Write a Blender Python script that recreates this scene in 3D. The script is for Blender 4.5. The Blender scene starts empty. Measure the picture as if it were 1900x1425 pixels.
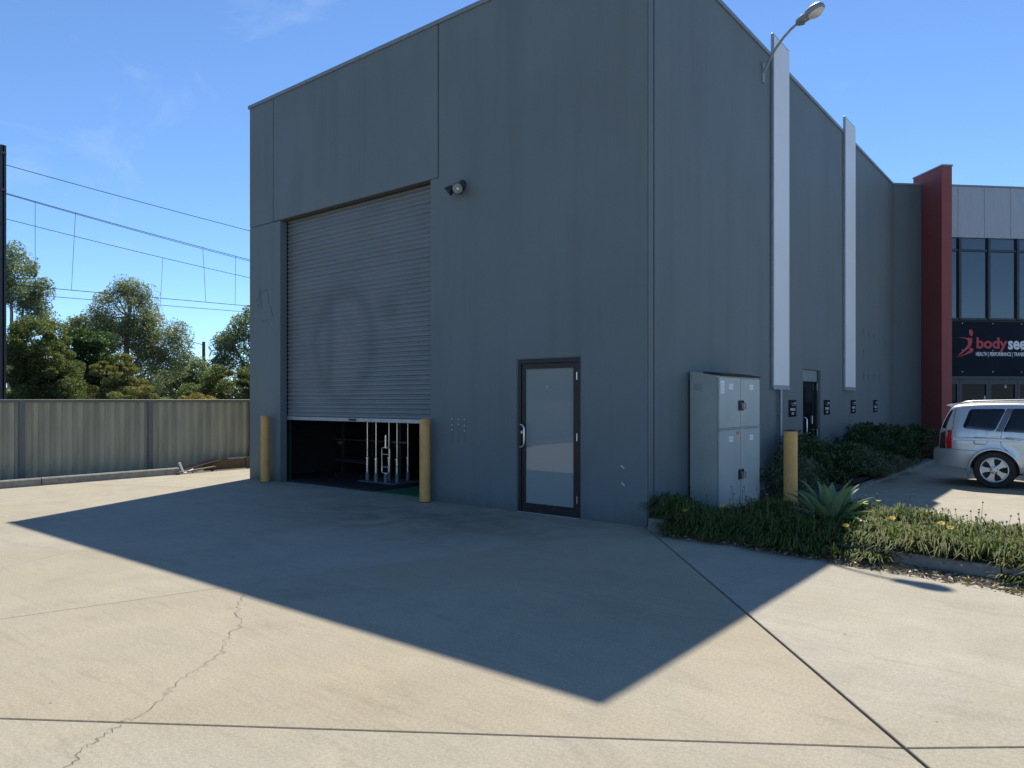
import bpy, bmesh, math, random
import numpy as np
from mathutils import Vector, Matrix
R = math.radians
rnd = random.Random(11)
sc = bpy.context.scene
col = sc.collection

# ------------------------------------------------------------------ camera
cam = bpy.data.cameras.new('camera')
camo = bpy.data.objects.new('camera', cam)
col.objects.link(camo)
camo.location = (4.254, -7.93, 1.55)
camo.rotation_euler = (R(90), 0, R(38.8))
cam.sensor_width = 36
cam.lens = 36 * 1351.6 / 1900
cam.shift_y = (741.6 - 712.5) / 1900
cam.clip_start = 0.05
cam.clip_end = 2000
sc.camera = camo

# ------------------------------------------------------------------ sky, sun, exposure
SUN = Vector((-2.28, 4.745, 7.32)).normalized()
elev = math.asin(SUN.z)
azim = math.atan2(SUN.x, SUN.y)
world = bpy.data.worlds.new('World')
sc.world = world
world.use_nodes = True
wn, wl = world.node_tree.nodes, world.node_tree.links
sky = wn.new('ShaderNodeTexSky')
sky.sky_type = 'NISHITA'
sky.sun_disc = False
sky.sun_elevation = elev
sky.sun_rotation = azim
sky.altitude = 2500
sky.air_density = 1.0
sky.dust_density = 0.0
sky.ozone_density = 4.0
# faint high cirrus over the whole dome
wtc = wn.new('ShaderNodeTexCoord'); wmp = wn.new('ShaderNodeMapping'); wmp.inputs['Scale'].default_value = (1.2, 3.2, 5.0); wmp.inputs['Rotation'].default_value = (.3, .2, .9)
wno = wn.new('ShaderNodeTexNoise'); wno.inputs['Scale'].default_value = 1.6; wno.inputs['Detail'].default_value = 9; wno.inputs['Roughness'].default_value = .62; wno.inputs['Distortion'].default_value = .7
wmr = wn.new('ShaderNodeMapRange'); wmr.inputs['From Min'].default_value = .58; wmr.inputs['From Max'].default_value = .82; wmr.inputs['To Max'].default_value = .14
wmx = wn.new('ShaderNodeMix'); wmx.data_type = 'RGBA'; wmx.inputs[7].default_value = (6.5, 6.7, 7.0, 1)
wl.new(wtc.outputs['Generated'], wmp.inputs[0]); wl.new(wmp.outputs[0], wno.inputs['Vector']); wl.new(wno.outputs[0], wmr.inputs[0]); wl.new(wmr.outputs[0], wmx.inputs[0])
wti = wn.new('ShaderNodeMix'); wti.data_type = 'RGBA'; wti.blend_type = 'MULTIPLY'; wti.inputs[0].default_value = 1; wti.inputs[7].default_value = (.75, .88, .96, 1)
wl.new(sky.outputs[0], wti.inputs[6]); wl.new(wti.outputs[2], wmx.inputs[6]); wl.new(wmx.outputs[2], wn['Background'].inputs[0])
wn['Background'].inputs[1].default_value = 0.13
sun = bpy.data.lights.new('sun', 'SUN')
sun.energy = 4.15
sun.angle = R(0.53)
sun.color = (1.0, 0.93, 0.82)
suno = bpy.data.objects.new('sun', sun)
col.objects.link(suno)
suno.location = (0, 0, 30)
suno.rotation_euler = SUN.to_track_quat('Z', 'Y').to_euler()
sc.view_settings.view_transform = 'Standard'
sc.view_settings.look = 'None'
sc.view_settings.gamma = 1
sc.view_settings.exposure = 0.6
sc.render.engine = 'CYCLES'

# ------------------------------------------------------------------ helpers: materials
def nodes(m):
    m.use_nodes = True
    return m.node_tree.nodes, m.node_tree.links, m.node_tree.nodes['Principled BSDF']

def rgb(c):
    return (c[0], c[1], c[2], 1)

def noise(n, l, vec, scale, detail=5, rough=.55, stretch=None, dist=0):
    if stretch:
        mp = n.new('ShaderNodeMapping'); mp.inputs['Scale'].default_value = stretch
        l.new(vec, mp.inputs[0]); vec = mp.outputs[0]
    t = n.new('ShaderNodeTexNoise')
    t.inputs['Scale'].default_value = scale
    t.inputs['Detail'].default_value = detail
    t.inputs['Roughness'].default_value = rough
    t.inputs['Distortion'].default_value = dist
    l.new(vec, t.inputs['Vector'])
    return t.outputs[0]

def ramp(n, l, fac, lo, hi, a=0., b=1.):
    r = n.new('ShaderNodeMapRange')
    r.inputs['From Min'].default_value = lo; r.inputs['From Max'].default_value = hi
    r.inputs['To Min'].default_value = a; r.inputs['To Max'].default_value = b
    l.new(fac, r.inputs['Value'])
    return r.outputs[0]

def mixc(n, l, fac, a, b, mode='MIX'):
    m = n.new('ShaderNodeMix'); m.data_type = 'RGBA'; m.blend_type = mode
    for s, v in ((0, fac), (6, a), (7, b)):
        if hasattr(v, 'links') or hasattr(v, 'is_linked'): l.new(v, m.inputs[s])
        elif s == 0: m.inputs[0].default_value = v
        else: m.inputs[s].default_value = rgb(v)
    return m.outputs[2]

def bumpn(n, l, p, h, strength, dist=.01):
    b = n.new('ShaderNodeBump'); b.inputs['Strength'].default_value = strength; b.inputs['Distance'].default_value = dist
    l.new(h, b.inputs['Height']); l.new(b.outputs[0], p.inputs['Normal'])

def mat(name, c, c2=None, scale=6, rough=.6, metal=0., bump=0., bscale=60, stretch=None, spec=.5, coat=0., lo=.35, hi=.65, r2=None, bd=.01):
    m = bpy.data.materials.new(name); n, l, p = nodes(m)
    p.inputs['Base Color'].default_value = rgb(c)
    p.inputs['Roughness'].default_value = rough
    p.inputs['Metallic'].default_value = metal
    p.inputs['Specular IOR Level'].default_value = spec
    p.inputs['Coat Weight'].default_value = coat
    p.inputs['Coat Roughness'].default_value = .04
    tc = n.new('ShaderNodeTexCoord').outputs['Object']
    if c2 is not None:
        f = ramp(n, l, noise(n, l, tc, scale, 6, .6, stretch), lo, hi)
        l.new(mixc(n, l, f, c, c2), p.inputs['Base Color'])
        if r2 is not None: l.new(ramp(n, l, f, 0, 1, rough, r2), p.inputs['Roughness'])
    if bump: bumpn(n, l, p, noise(n, l, tc, bscale, 4, .6), bump, bd)
    return m

def leafmat(name, c, c2, c3=None, trans=.35, rough=.5, low=.4, patch=None):
    """per-leaf random tint, light passing through the blade"""
    m = bpy.data.materials.new(name); n, l, p = nodes(m)
    g = n.new('ShaderNodeNewGeometry')
    cr = n.new('ShaderNodeValToRGB')
    cr.color_ramp.elements[0].color = rgb(c); cr.color_ramp.elements[1].color = rgb(c2)
    cr.color_ramp.elements[0].position = 0; cr.color_ramp.elements[1].position = .8
    if c3: e = cr.color_ramp.elements.new(1.0); e.color = rgb(c3)
    l.new(g.outputs['Random Per Island'], cr.inputs[0])
    cout = cr.outputs[0]
    if patch:
        f = ramp(n, l, noise(n, l, g.outputs['Position'], 3.2, 5, .65), .45, .68, 0, .75)
        cout = mixc(n, l, f, cout, patch)
    l.new(cout, p.inputs['Base Color'])
    p.inputs['Roughness'].default_value = rough
    p.inputs['Specular IOR Level'].default_value = low
    t = n.new('ShaderNodeBsdfTranslucent')
    tcol = mixc(n, l, 1.0, cout, (1.5, 1.7, .7), 'MULTIPLY')
    l.new(tcol, t.inputs[0])
    mx = n.new('ShaderNodeMixShader'); mx.inputs[0].default_value = trans
    l.new(p.outputs[0], mx.inputs[1]); l.new(t.outputs[0], mx.inputs[2])
    l.new(mx.outputs[0], n['Material Output'].inputs[0])
    return m

def concrete(name, c, c2, c3, seed):
    m = bpy.data.materials.new(name); n, l, p = nodes(m)
    g = n.new('ShaderNodeNewGeometry').outputs['Position']
    off = n.new('ShaderNodeVectorMath'); off.operation = 'ADD'; off.inputs[1].default_value = (seed, seed * .7, 0)
    l.new(g, off.inputs[0]); v = off.outputs[0]
    big = ramp(n, l, noise(n, l, v, .55, 5, .55, None, .6), .36, .66)
    mid = ramp(n, l, noise(n, l, v, 2.6, 7, .65, (1, .55, 1), .4), .35, .68)
    fine = ramp(n, l, noise(n, l, v, 55, 6, .75), .32, .70)
    grit = ramp(n, l, noise(n, l, v, 210, 3, .7), .35, .68)
    a = mixc(n, l, big, c, c2)
    a = mixc(n, l, ramp(n, l, mid, 0, 1, 0, .7), a, c3)
    warm = ramp(n, l, noise(n, l, v, .33, 4, .6, None, .8), .42, .62, 0, .45)
    a = mixc(n, l, warm, a, (.96, .92, .80), 'MULTIPLY')
    stk = ramp(n, l, noise(n, l, v, 16, 6, .7, (.12, 1, 1), .3), .5, .72, 0, .35)
    a = mixc(n, l, stk, a, (.70, .69, .67), 'MULTIPLY')
    a = mixc(n, l, ramp(n, l, fine, 0, 1, .0, .75), a, (.55, .53, .49), 'MULTIPLY')
    a = mixc(n, l, ramp(n, l, grit, 0, 1, .0, .7), a, (.58, .56, .52), 'MULTIPLY')
    # brushed-in scuffs and tyre-darkened patches
    sc1 = ramp(n, l, noise(n, l, v, 1.1, 8, .72, (.5, 1.2, 1), 1.2), .54, .74, 0, .42)
    a = mixc(n, l, sc1, a, (.55, .54, .53), 'MULTIPLY')
    scf = ramp(n, l, noise(n, l, v, 7, 8, .8, (.28, 1, 1), .8), .57, .70, 0, .4)
    a = mixc(n, l, scf, a, (.55, .55, .55), 'MULTIPLY')
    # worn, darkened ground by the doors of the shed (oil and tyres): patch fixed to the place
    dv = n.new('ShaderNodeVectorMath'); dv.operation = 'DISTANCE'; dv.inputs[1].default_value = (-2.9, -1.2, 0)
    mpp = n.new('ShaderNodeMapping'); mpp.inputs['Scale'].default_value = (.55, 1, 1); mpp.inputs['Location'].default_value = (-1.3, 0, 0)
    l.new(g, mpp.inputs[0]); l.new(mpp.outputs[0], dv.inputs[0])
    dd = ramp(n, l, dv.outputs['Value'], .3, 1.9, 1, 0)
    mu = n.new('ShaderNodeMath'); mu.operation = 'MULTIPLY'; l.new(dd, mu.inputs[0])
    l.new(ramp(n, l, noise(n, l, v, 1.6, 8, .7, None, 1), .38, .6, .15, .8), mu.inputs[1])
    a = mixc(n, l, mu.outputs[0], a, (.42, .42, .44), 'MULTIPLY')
    # small dark specks
    vo = n.new('ShaderNodeTexVoronoi'); vo.inputs['Scale'].default_value = 2.2; l.new(v, vo.inputs['Vector'])
    sp = ramp(n, l, vo.outputs['Distance'], .016, .026, .7, 0)
    a = mixc(n, l, sp, a, (.06, .05, .045))
    l.new(a, p.inputs['Base Color'])
    p.inputs['Roughness'].default_value = .82
    p.inputs['Specular IOR Level'].default_value = .35
    b1 = n.new('ShaderNodeMath'); b1.operation = 'ADD'; l.new(fine, b1.inputs[0]); l.new(grit, b1.inputs[1])
    bumpn(n, l, p, b1.outputs[0], .35, .004)
    return m

def wallmat(name, c, c2):
    m = bpy.data.materials.new(name); n, l, p = nodes(m)
    g = n.new('ShaderNodeNewGeometry').outputs['Position']
    big = ramp(n, l, noise(n, l, g, .5, 5, .6), .35, .65)
    st = ramp(n, l, noise(n, l, g, 2.6, 6, .65, (1, 1, .09)), .48, .75, 0, .38)
    a = mixc(n, l, big, c, c2)
    a = mixc(n, l, st, a, (.62, .62, .64), 'MULTIPLY')
    cl = ramp(n, l, noise(n, l, g, 9, 6, .7), .3, .7, 0, .14)
    a = mixc(n, l, cl, a, (.75, .75, .75), 'MULTIPLY')
    # darker along the foot of the wall, with a noisy upper edge
    sx = n.new('ShaderNodeSeparateXYZ'); l.new(g, sx.inputs[0])
    ad = n.new('ShaderNodeMath'); ad.operation = 'MULTIPLY_ADD'; ad.inputs[1].default_value = .35
    l.new(noise(n, l, g, 5, 6, .7), ad.inputs[0]); l.new(sx.outputs[2], ad.inputs[2])
    a = mixc(n, l, ramp(n, l, ad.outputs[0], .18, .42, .55, 0), a, (.5, .5, .5), 'MULTIPLY')
    l.new(a, p.inputs['Base Color'])
    p.inputs['Roughness'].default_value = .62
    p.inputs['Specular IOR Level'].default_value = .4
    bumpn(n, l, p, noise(n, l, g, 45, 5, .7), .18, .006)
    return m

def slatmat():
    m = bpy.data.materials.new('roller_steel'); n, l, p = nodes(m)
    g = n.new('ShaderNodeNewGeometry').outputs['Position']
    base = mixc(n, l, ramp(n, l, noise(n, l, g, 1.7, 6, .6, (.6, 1, 1)), .35, .65), (.175, .195, .205), (.21, .23, .24))
    sx = n.new('ShaderNodeSeparateXYZ'); l.new(g, sx.inputs[0])
    def M(op, a, b=None, c=None):
        k = n.new('ShaderNodeMath'); k.operation = op
        for i, v in enumerate((a, b, c)):
            if v is None: continue
            if isinstance(v, (int, float)): k.inputs[i].default_value = v
            else: l.new(v, k.inputs[i])
        return k.outputs[0]
    X, Z = sx.outputs[0], sx.outputs[2]
    wob = M('MULTIPLY', M('SUBTRACT', noise(n, l, g, 1.8, 3), .5), .35)
    # faded spray-painted letters, dirt left in the paint: an arch, an inner stroke and a side mark
    ex = M('DIVIDE', M('ADD', X, 6.05), .80); ez = M('DIVIDE', M('ADD', Z, -2.5), .92)
    rr = M('SQRT', M('ADD', M('MULTIPLY', ex, ex), M('MULTIPLY', ez, ez)))
    ring = ramp(n, l, M('ABSOLUTE', M('ADD', M('SUBTRACT', rr, 1.), wob)), .0, .26, .8, 0)
    bar = M('MULTIPLY', ramp(n, l, M('ABSOLUTE', M('ADD', M('ADD', X, 6.42), M('MULTIPLY', wob, .5))), .02, .2, .8, 0), ramp(n, l, M('ABSOLUTE', M('ADD', Z, -2.6)), .55, 1., 1, 0))
    dot = M('MULTIPLY', ramp(n, l, M('ABSOLUTE', M('ADD', X, 4.85)), .05, .35, 1, 0), ramp(n, l, M('ABSOLUTE', M('ADD', Z, -3.05)), .05, .35, 1, 0))
    msk = M('MINIMUM', M('ADD', M('ADD', ring, bar), M('MULTIPLY', dot, .8)), 1.)
    a = mixc(n, l, M('MULTIPLY', msk, .4), base, (.42, .43, .47), 'MULTIPLY')
    l.new(a, p.inputs['Base Color'])
    p.inputs['Roughness'].default_value = .42
    p.inputs['Metallic'].default_value = .25
    return m

# ------------------------------------------------------------------ helpers: objects
def obj(name, me, m=None, parent=None, kind=None):
    o = bpy.data.objects.new(name, me); col.objects.link(o)
    if m is not None and me is not None:
        me.materials.clear(); me.materials.append(m)
    if parent is not None: o.parent = parent
    if kind: o['kind'] = kind
    return o

def tag(o, label, cat, group=None):
    o['label'] = label; o['category'] = cat
    if group: o['group'] = group
    return o

def thing(name, label, cat, loc=(0, 0, 0), rz=0., group=None):
    o = bpy.data.objects.new(name, None); col.objects.link(o)
    o.empty_display_size = .2
    o.location = loc; o.rotation_euler = (0, 0, rz)
    return tag(o, label, cat, group)

def copy_tree(o, parent=None):
    c = o.copy(); col.objects.link(c); c.parent = parent
    for ch in list(o.children): copy_tree(ch, c)
    return c

def smooth(me, ang=40):
    for p in me.polygons: p.use_smooth = True
    if ang < 180: me.set_sharp_from_angle(angle=R(ang))

class MB:
    def __init__(s): s.bm = bmesh.new()
    def face(s, pts):
        return s.bm.faces.new([s.bm.verts.new(p) for p in pts])
    def grid(s, rows, closed=False, cap0=False, cap1=False):
        vs = [[s.bm.verts.new(p) for p in r] for r in rows]
        n = len(vs[0])
        for a, b in zip(vs, vs[1:]):
            for i in range(n if closed else n - 1):
                j = (i + 1) % n
                s.bm.faces.new((a[i], a[j], b[j], b[i]))
        if cap0: s.bm.faces.new(vs[0][::-1])
        if cap1: s.bm.faces.new(vs[-1])
        return s
    def box(s, x0, x1, y0, y1, z0, z1, bev=0., seg=1):
        b = bmesh.new()
        v = [b.verts.new((x, y, z)) for x in (x0, x1) for y in (y0, y1) for z in (z0, z1)]
        for f in ((0, 1, 3, 2), (4, 6, 7, 5), (0, 4, 5, 1), (2, 3, 7, 6), (0, 2, 6, 4), (1, 5, 7, 3)):
            b.faces.new([v[i] for i in f])
        b.normal_update()
        if bev: bmesh.ops.bevel(b, geom=b.edges[:], offset=bev, segments=seg, affect='EDGES', profile=.5)
        s.merge(b); return s
    def merge(s, b):
        b.verts.index_update()
        vs = [s.bm.verts.new(v.co) for v in b.verts]
        for f in b.faces: s.bm.faces.new([vs[v.index] for v in f.verts])
        b.free()
    def tube(s, pts, r, n=8, cap=True):
        pts = [Vector(p) for p in pts]
        rs = r if isinstance(r, (list, tuple)) else [r] * len(pts)
        rows = []; up = None
        for i, p in enumerate(pts):
            t = (pts[min(i + 1, len(pts) - 1)] - pts[max(i - 1, 0)])
            if t.length < 1e-9: t = Vector((0, 0, 1))
            t.normalize()
            if up is None: up = t.orthogonal().normalized()
            else:
                up = up - t * up.dot(t)
                up = up.normalized() if up.length > 1e-6 else t.orthogonal().normalized()
            w = t.cross(up)
            rows.append([p + (up * math.cos(a) + w * math.sin(a)) * rs[i] for a in [2 * math.pi * k / n for k in range(n)]])
        return s.grid(rows, True, cap, cap)
    def lathe(s, prof, n=24, org=(0, 0, 0), axis='Z', cap=False):
        """prof: (radius, height) pairs"""
        o = Vector(org); rows = []
        for r, h in prof:
            row = []
            for k in range(n):
                a = 2 * math.pi * k / n; c, d = r * math.cos(a), r * math.sin(a)
                row.append(o + Vector({'Z': (c, d, h), 'Y': (c, h, d), 'X': (h, c, d)}[axis]))
            rows.append(row)
        return s.grid(rows, True, cap, cap)
    def prism(s, poly, axis, a, b):
        """poly in the two other axes, extruded a..b along axis"""
        def P(p, h): return {'X': (h, p[0], p[1]), 'Y': (p[0], h, p[1]), 'Z': (p[0], p[1], h)}[axis]
        A = [s.bm.verts.new(P(p, a)) for p in poly]; B = [s.bm.verts.new(P(p, b)) for p in poly]
        s.bm.faces.new(A); s.bm.faces.new(B[::-1])
        for i in range(len(poly)):
            j = (i + 1) % len(poly); s.bm.faces.new((A[j], A[i], B[i], B[j]))
        return s
    def panel(s, axis, a0, a1, z0, z1, t0, t1, holes=()):
        """upright slab in the plane axis-Z, t0..t1 thick, with square holes that get reveals"""
        xs = sorted({a0, a1, *[h[0] for h in holes], *[h[1] for h in holes]})
        zs = sorted({z0, z1, *[h[2] for h in holes], *[h[3] for h in holes]})
        xs = [x for x in xs if a0 <= x <= a1]; zs = [z for z in zs if z0 <= z <= z1]
        def sol(i, j):
            if i < 0 or j < 0 or i >= len(xs) - 1 or j >= len(zs) - 1: return False
            x, z = (xs[i] + xs[i + 1]) / 2, (zs[j] + zs[j + 1]) / 2
            return not any(h[0] < x < h[1] and h[2] < z < h[3] for h in holes)
        cache = {}
        def V(x, z, t):
            k = (x, z, t)
            if k not in cache: cache[k] = s.bm.verts.new((x, t, z) if axis == 'X' else (t, x, z))
            return cache[k]
        for i in range(len(xs) - 1):
            for j in range(len(zs) - 1):
                if not sol(i, j): continue
                x, X, z, Z = xs[i], xs[i + 1], zs[j], zs[j + 1]
                s.bm.faces.new((V(x, z, t0), V(X, z, t0), V(X, Z, t0), V(x, Z, t0)))
                s.bm.faces.new((V(x, z, t1), V(x, Z, t1), V(X, Z, t1), V(X, z, t1)))
                for (di, dj, p, q) in ((-1, 0, (x, z), (x, Z)), (1, 0, (X, Z), (X, z)), (0, -1, (X, z), (x, z)), (0, 1, (x, Z), (X, Z))):
                    if not sol(i + di, j + dj):
                        s.bm.faces.new((V(*p, t0), V(*q, t0), V(*q, t1), V(*p, t1)))
        return s
    def build(s, name, m, parent=None, sm=None, kind=None, fix=True):
        if fix: bmesh.ops.recalc_face_normals(s.bm, faces=s.bm.faces[:])
        me = bpy.data.meshes.new(name); s.bm.to_mesh(me); s.bm.free()
        if sm: smooth(me, sm)
        return obj(name, me, m, parent, kind)

def mesh_np(name, V, F, m, parent=None, kind=None, sm=False):
    V = np.asarray(V, dtype=np.float32).reshape(-1, 3); F = np.asarray(F, dtype=np.int32)
    me = bpy.data.meshes.new(name)
    me.vertices.add(len(V)); me.vertices.foreach_set('co', V.ravel())
    k = F.shape[1]
    me.loops.add(F.size); me.loops.foreach_set('vertex_index', F.ravel())
    me.polygons.add(len(F)); me.polygons.foreach_set('loop_start', np.arange(0, F.size, k, dtype=np.int32))
    me.polygons.foreach_set('loop_total', np.full(len(F), k, dtype=np.int32))
    if sm: me.polygons.foreach_set('use_smooth', np.ones(len(F), dtype=bool))
    me.update(calc_edges=True)
    return obj(name, me, m, parent, kind)

def text(name, s, m, parent, x0, x1, z0, z1, frame, depth=.004, bold=0.):
    """lettering fitted into a box; frame(a, b, d) -> point, a along the line, b up, d off the face"""
    cu = bpy.data.curves.new(name, 'FONT'); cu.body = s; cu.size = 1; cu.resolution_u = 3
    cu.offset = bold
    t = bpy.data.objects.new('tmp', cu); col.objects.link(t)
    dg = bpy.context.evaluated_depsgraph_get()
    me = bpy.data.meshes.new_from_object(t.evaluated_get(dg))
    col.objects.unlink(t); bpy.data.objects.remove(t)
    co = np.zeros(len(me.vertices) * 3); me.vertices.foreach_get('co', co); co = co.reshape(-1, 3)
    lo, hi = co.min(0), co.max(0)
    for v, c in zip(me.vertices, co):
        v.co = frame(x0 + (c[0] - lo[0]) / (hi[0] - lo[0]) * (x1 - x0), z0 + (c[1] - lo[1]) / (hi[1] - lo[1]) * (z1 - z0), depth)
    me.materials.clear(); me.name = name
    return obj(name, me, m, parent)

# ------------------------------------------------------------------ materials
WALL = wallmat('painted_precast', (.148, .174, .176), (.164, .192, .195))
INNER = mat('gym_wall_gloom', (.020, .022, .024), (.028, .03, .033), 2, .8)  # near-black stands in for the dim light inside the hall
CONC_T = concrete('concrete_tan', (.50, .44, .325), (.55, .49, .37), (.45, .41, .32), 0.)
CONC_G = concrete('concrete_grey', (.52, .48, .385), (.58, .54, .44), (.44, .415, .34), 13.7)
CONC_L = concrete('concrete_pale', (.51, .465, .36), (.56, .515, .41), (.45, .42, .34), 31.3)
KERBM = mat('kerb_concrete', (.30, .285, .25), (.20, .19, .17), 9, .85, bump=.5, bscale=90)
JOINT = mat('joint_filler', (.035, .033, .03), (.06, .055, .05), 20, .9)
EARTH = mat('earth', (.11, .09, .06), (.07, .075, .035), 1.5, .95, bump=.6, bscale=14, bd=.05)
SOIL = mat('bed_soil', (.06, .045, .03), (.11, .085, .055), 14, .95, bump=.8, bscale=40, bd=.03)
STEEL = slatmat()
ALU = mat('aluminium', (.52, .53, .54), (.42, .43, .44), 12, .38, .75)
GALV = mat('galvanised', (.36, .38, .40), (.28, .30, .32), 18, .45, .6)
CAP = mat('capping_metal', (.20, .225, .25), (.25, .275, .30), 6, .45, .3)
FRAME = mat('door_frame', (.022, .018, .020), (.030, .026, .028), 8, .38, .2)
CHROME = mat('handle_steel', (.62, .62, .62), None, rough=.22, metal=.95)
def glassmat(name, c, rough=.015, ior=1.5, spec=.5):
    m = bpy.data.materials.new(name); n, l, p = nodes(m)
    p.inputs['Base Color'].default_value = rgb(c); p.inputs['Roughness'].default_value = rough
    p.inputs['IOR'].default_value = ior; p.inputs['Specular IOR Level'].default_value = spec
    tc = n.new('ShaderNodeTexCoord').outputs['Object']
    bumpn(n, l, p, noise(n, l, tc, 1.2, 2, .4), .03, .01)
    return m
FROST = glassmat('frosted_film_glass', (.27, .295, .285), .02, 1.66)
GLASS = glassmat('tinted_glass', (.010, .013, .020), .012, 2.0)
DGLASS = glassmat('door_glass_dark', (.008, .011, .018), .03, 1.35, .2)
YELLOW = mat('bollard_yellow', (.72, .385, .11), (.60, .31, .09), 7, .5, bump=.15, bscale=30, r2=.65)
RUST = mat('rust', (.09, .045, .025), (.03, .022, .018), 25, .9, bump=.6, bscale=70)
BLACK = mat('matt_black', (.012, .012, .013), (.02, .02, .021), 8, .6)
WHITEP = mat('light_box_acrylic', (.80, .79, .77), (.84, .83, .81), 1.2, .45)
REDW = mat('red_render', (.30, .075, .068), (.26, .065, .060), 1.4, .7, bump=.15, bscale=40)
DARKW = wallmat('neighbour_render', (.115, .14, .145), (.125, .152, .158))
FENCEM = mat('fence_steel', (.43, .405, .30), (.30, .29, .22), 3.0, .55, .0, stretch=(1, 1, .22), bump=.15, bscale=5, bd=.03)
FPOST = mat('fence_post_steel', (.15, .16, .155), (.12, .13, .125), 5, .5)

# ------------------------------------------------------------------ ground
g = MB(); g.face([(-600, -600, -.08), (600, -600, -.08), (600, 600, -.08), (-600, 600, -.08)])
g.build('ground', EARTH, kind='structure')

drive = MB().box(-10.6, 18, -36, 24, -.07, -.022).build('driveway', JOINT, kind='structure')
def clip(poly, p, nrm, off):
    out = []
    d = [(q[0] - p[0]) * nrm[0] + (q[1] - p[1]) * nrm[1] - off for q in poly]
    for i, q in enumerate(poly):
        j = (i + 1) % len(poly)
        if d[i] >= 0: out.append(q)
        if d[i] * d[j] < 0:
            t = d[i] / (d[i] - d[j]); w = poly[j]
            out.append((q[0] + t * (w[0] - q[0]), q[1] + t * (w[1] - q[1])))
    return out
def split(poly, a, b, gap):
    dx, dy = b[0] - a[0], b[1] - a[1]; L = math.hypot(dx, dy); nl = (-dy / L, dx / L)
    return clip(poly, a, nl, gap / 2), clip(poly, a, (-nl[0], -nl[1]), gap / 2)
whole = [(-10.6, -36), (18, -36), (18, 24), (-10.6, 24)]
lA, rA = split(whole, (3.587, -4.308), (.554, -.699), .020)      # left = towards -x side
l_far, l_near = split(lA, (.094, -6.73), (3.587, -4.308), .011)
r_far, r_near = split(rA, (3.587, -4.308), (3.998, -3.965), .012)
d_l, d_r = split(l_far, (-3.622, -5.658), (-5.765, -.023), .006)
c_l, c_r = split(d_r, (-1.785, -6.188), (-1.026, -3.515), .006)
n_l, n_r = split(l_near, (-2.6, -8.6), (1.2, -13.0), .008)
rf_l, rf_r = split(r_far, (4.6, 20), (6.6, -2), .008)
d_a, d_b = split(d_l, (-10, -2.3), (-7, -.9), .008)
for poly, m in ((d_a, CONC_G), (d_b, CONC_L), (c_l, CONC_L), (c_r, CONC_T), (n_l, CONC_L), (n_r, CONC_L), (rf_l, CONC_G), (rf_r, CONC_G), (r_near, CONC_G)):
    if len(poly) < 3: continue
    b = bmesh.new()
    f = b.faces.new([b.verts.new((x, y, 0)) for x, y in poly])
    b.normal_update()
    if f.normal.z < 0: f.normal_flip()
    r = bmesh.ops.extrude_face_region(b, geom=[f])
    top = [e for e in r['geom'] if isinstance(e, bmesh.types.BMFace)]
    lowv = [v for v in b.verts if v not in {w for e in top for w in e.verts}]
    for v in lowv: v.co.z = -.03
    b.normal_update()
    ed = [e for e in top[0].edges]
    bmesh.ops.bevel(b, geom=ed, offset=.004, segments=1, affect='EDGES')
    mb = MB(); mb.merge(b); mb.build('slab', m, drive)

CRK = mat('crack_dirt', (.085, .07, .055), (.16, .135, .105), 30, .95)
# a crack wandering through the slabs
def strip(name, pts, w, z, m, parent, jit=.0, sub=5):
    P = []
    for a, b in zip(pts, pts[1:]):
        for k in range(sub):
            t = k / sub; P.append((a[0] + (b[0] - a[0]) * t + rnd.uniform(-jit, jit), a[1] + (b[1] - a[1]) * t + rnd.uniform(-jit, jit)))
    P.append(pts[-1]); rows = []
    for i, p in enumerate(P):
        q, r = P[max(i - 1, 0)], P[min(i + 1, len(P) - 1)]
        dx, dy = r[0] - q[0], r[1] - q[1]; L = math.hypot(dx, dy) or 1
        h = w * rnd.uniform(.25, 1.) / 2
        rows.append([(p[0] - dy / L * h, p[1] + dx / L * h, z), (p[0] + dy / L * h, p[1] - dx / L * h, z)])
    return MB().grid(rows).build(name, m, parent)
crack = [(-1.072, -4.733), (-.712, -5.002), (-.369, -5.176), (-.151, -5.409), (.103, -5.589), (.198, -5.743), (.304, -5.941), (.439, -6.096), (.596, -6.264), (.599, -6.377), (.693, -6.502), (.735, -6.614), (.859, -6.698), (1.0, -6.9)]
strip('crack', crack, .0048, .0035, CRK, drive, .022, 8)
strip('crack', [(-1.072, -4.733), (-1.35, -4.35), (-1.6, -4.1)], .003, .0035, CRK, drive, .015)

# kerb along the fence
kl = thing('fence_kerb', 'pale concrete kerb along the foot of the metal fence', 'kerb', (-10.6, 0, 0))
ys = [-.46, -3.0, -5.6, -8.2, -10.8, -13.4, -16, -18.6, -21.2, -23.8, -26.4, -29, -31.6]
for a, b in zip(ys, ys[1:]):
    prof = [(0, -.05), (-.012, .115), (-.03, .135), (-.14, .137), (-.155, .12), (-.155, -.05)]
    MB().prism(prof, 'Y', b + .008, a - .008).build('kerb_segment', KERBM, kl)

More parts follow.
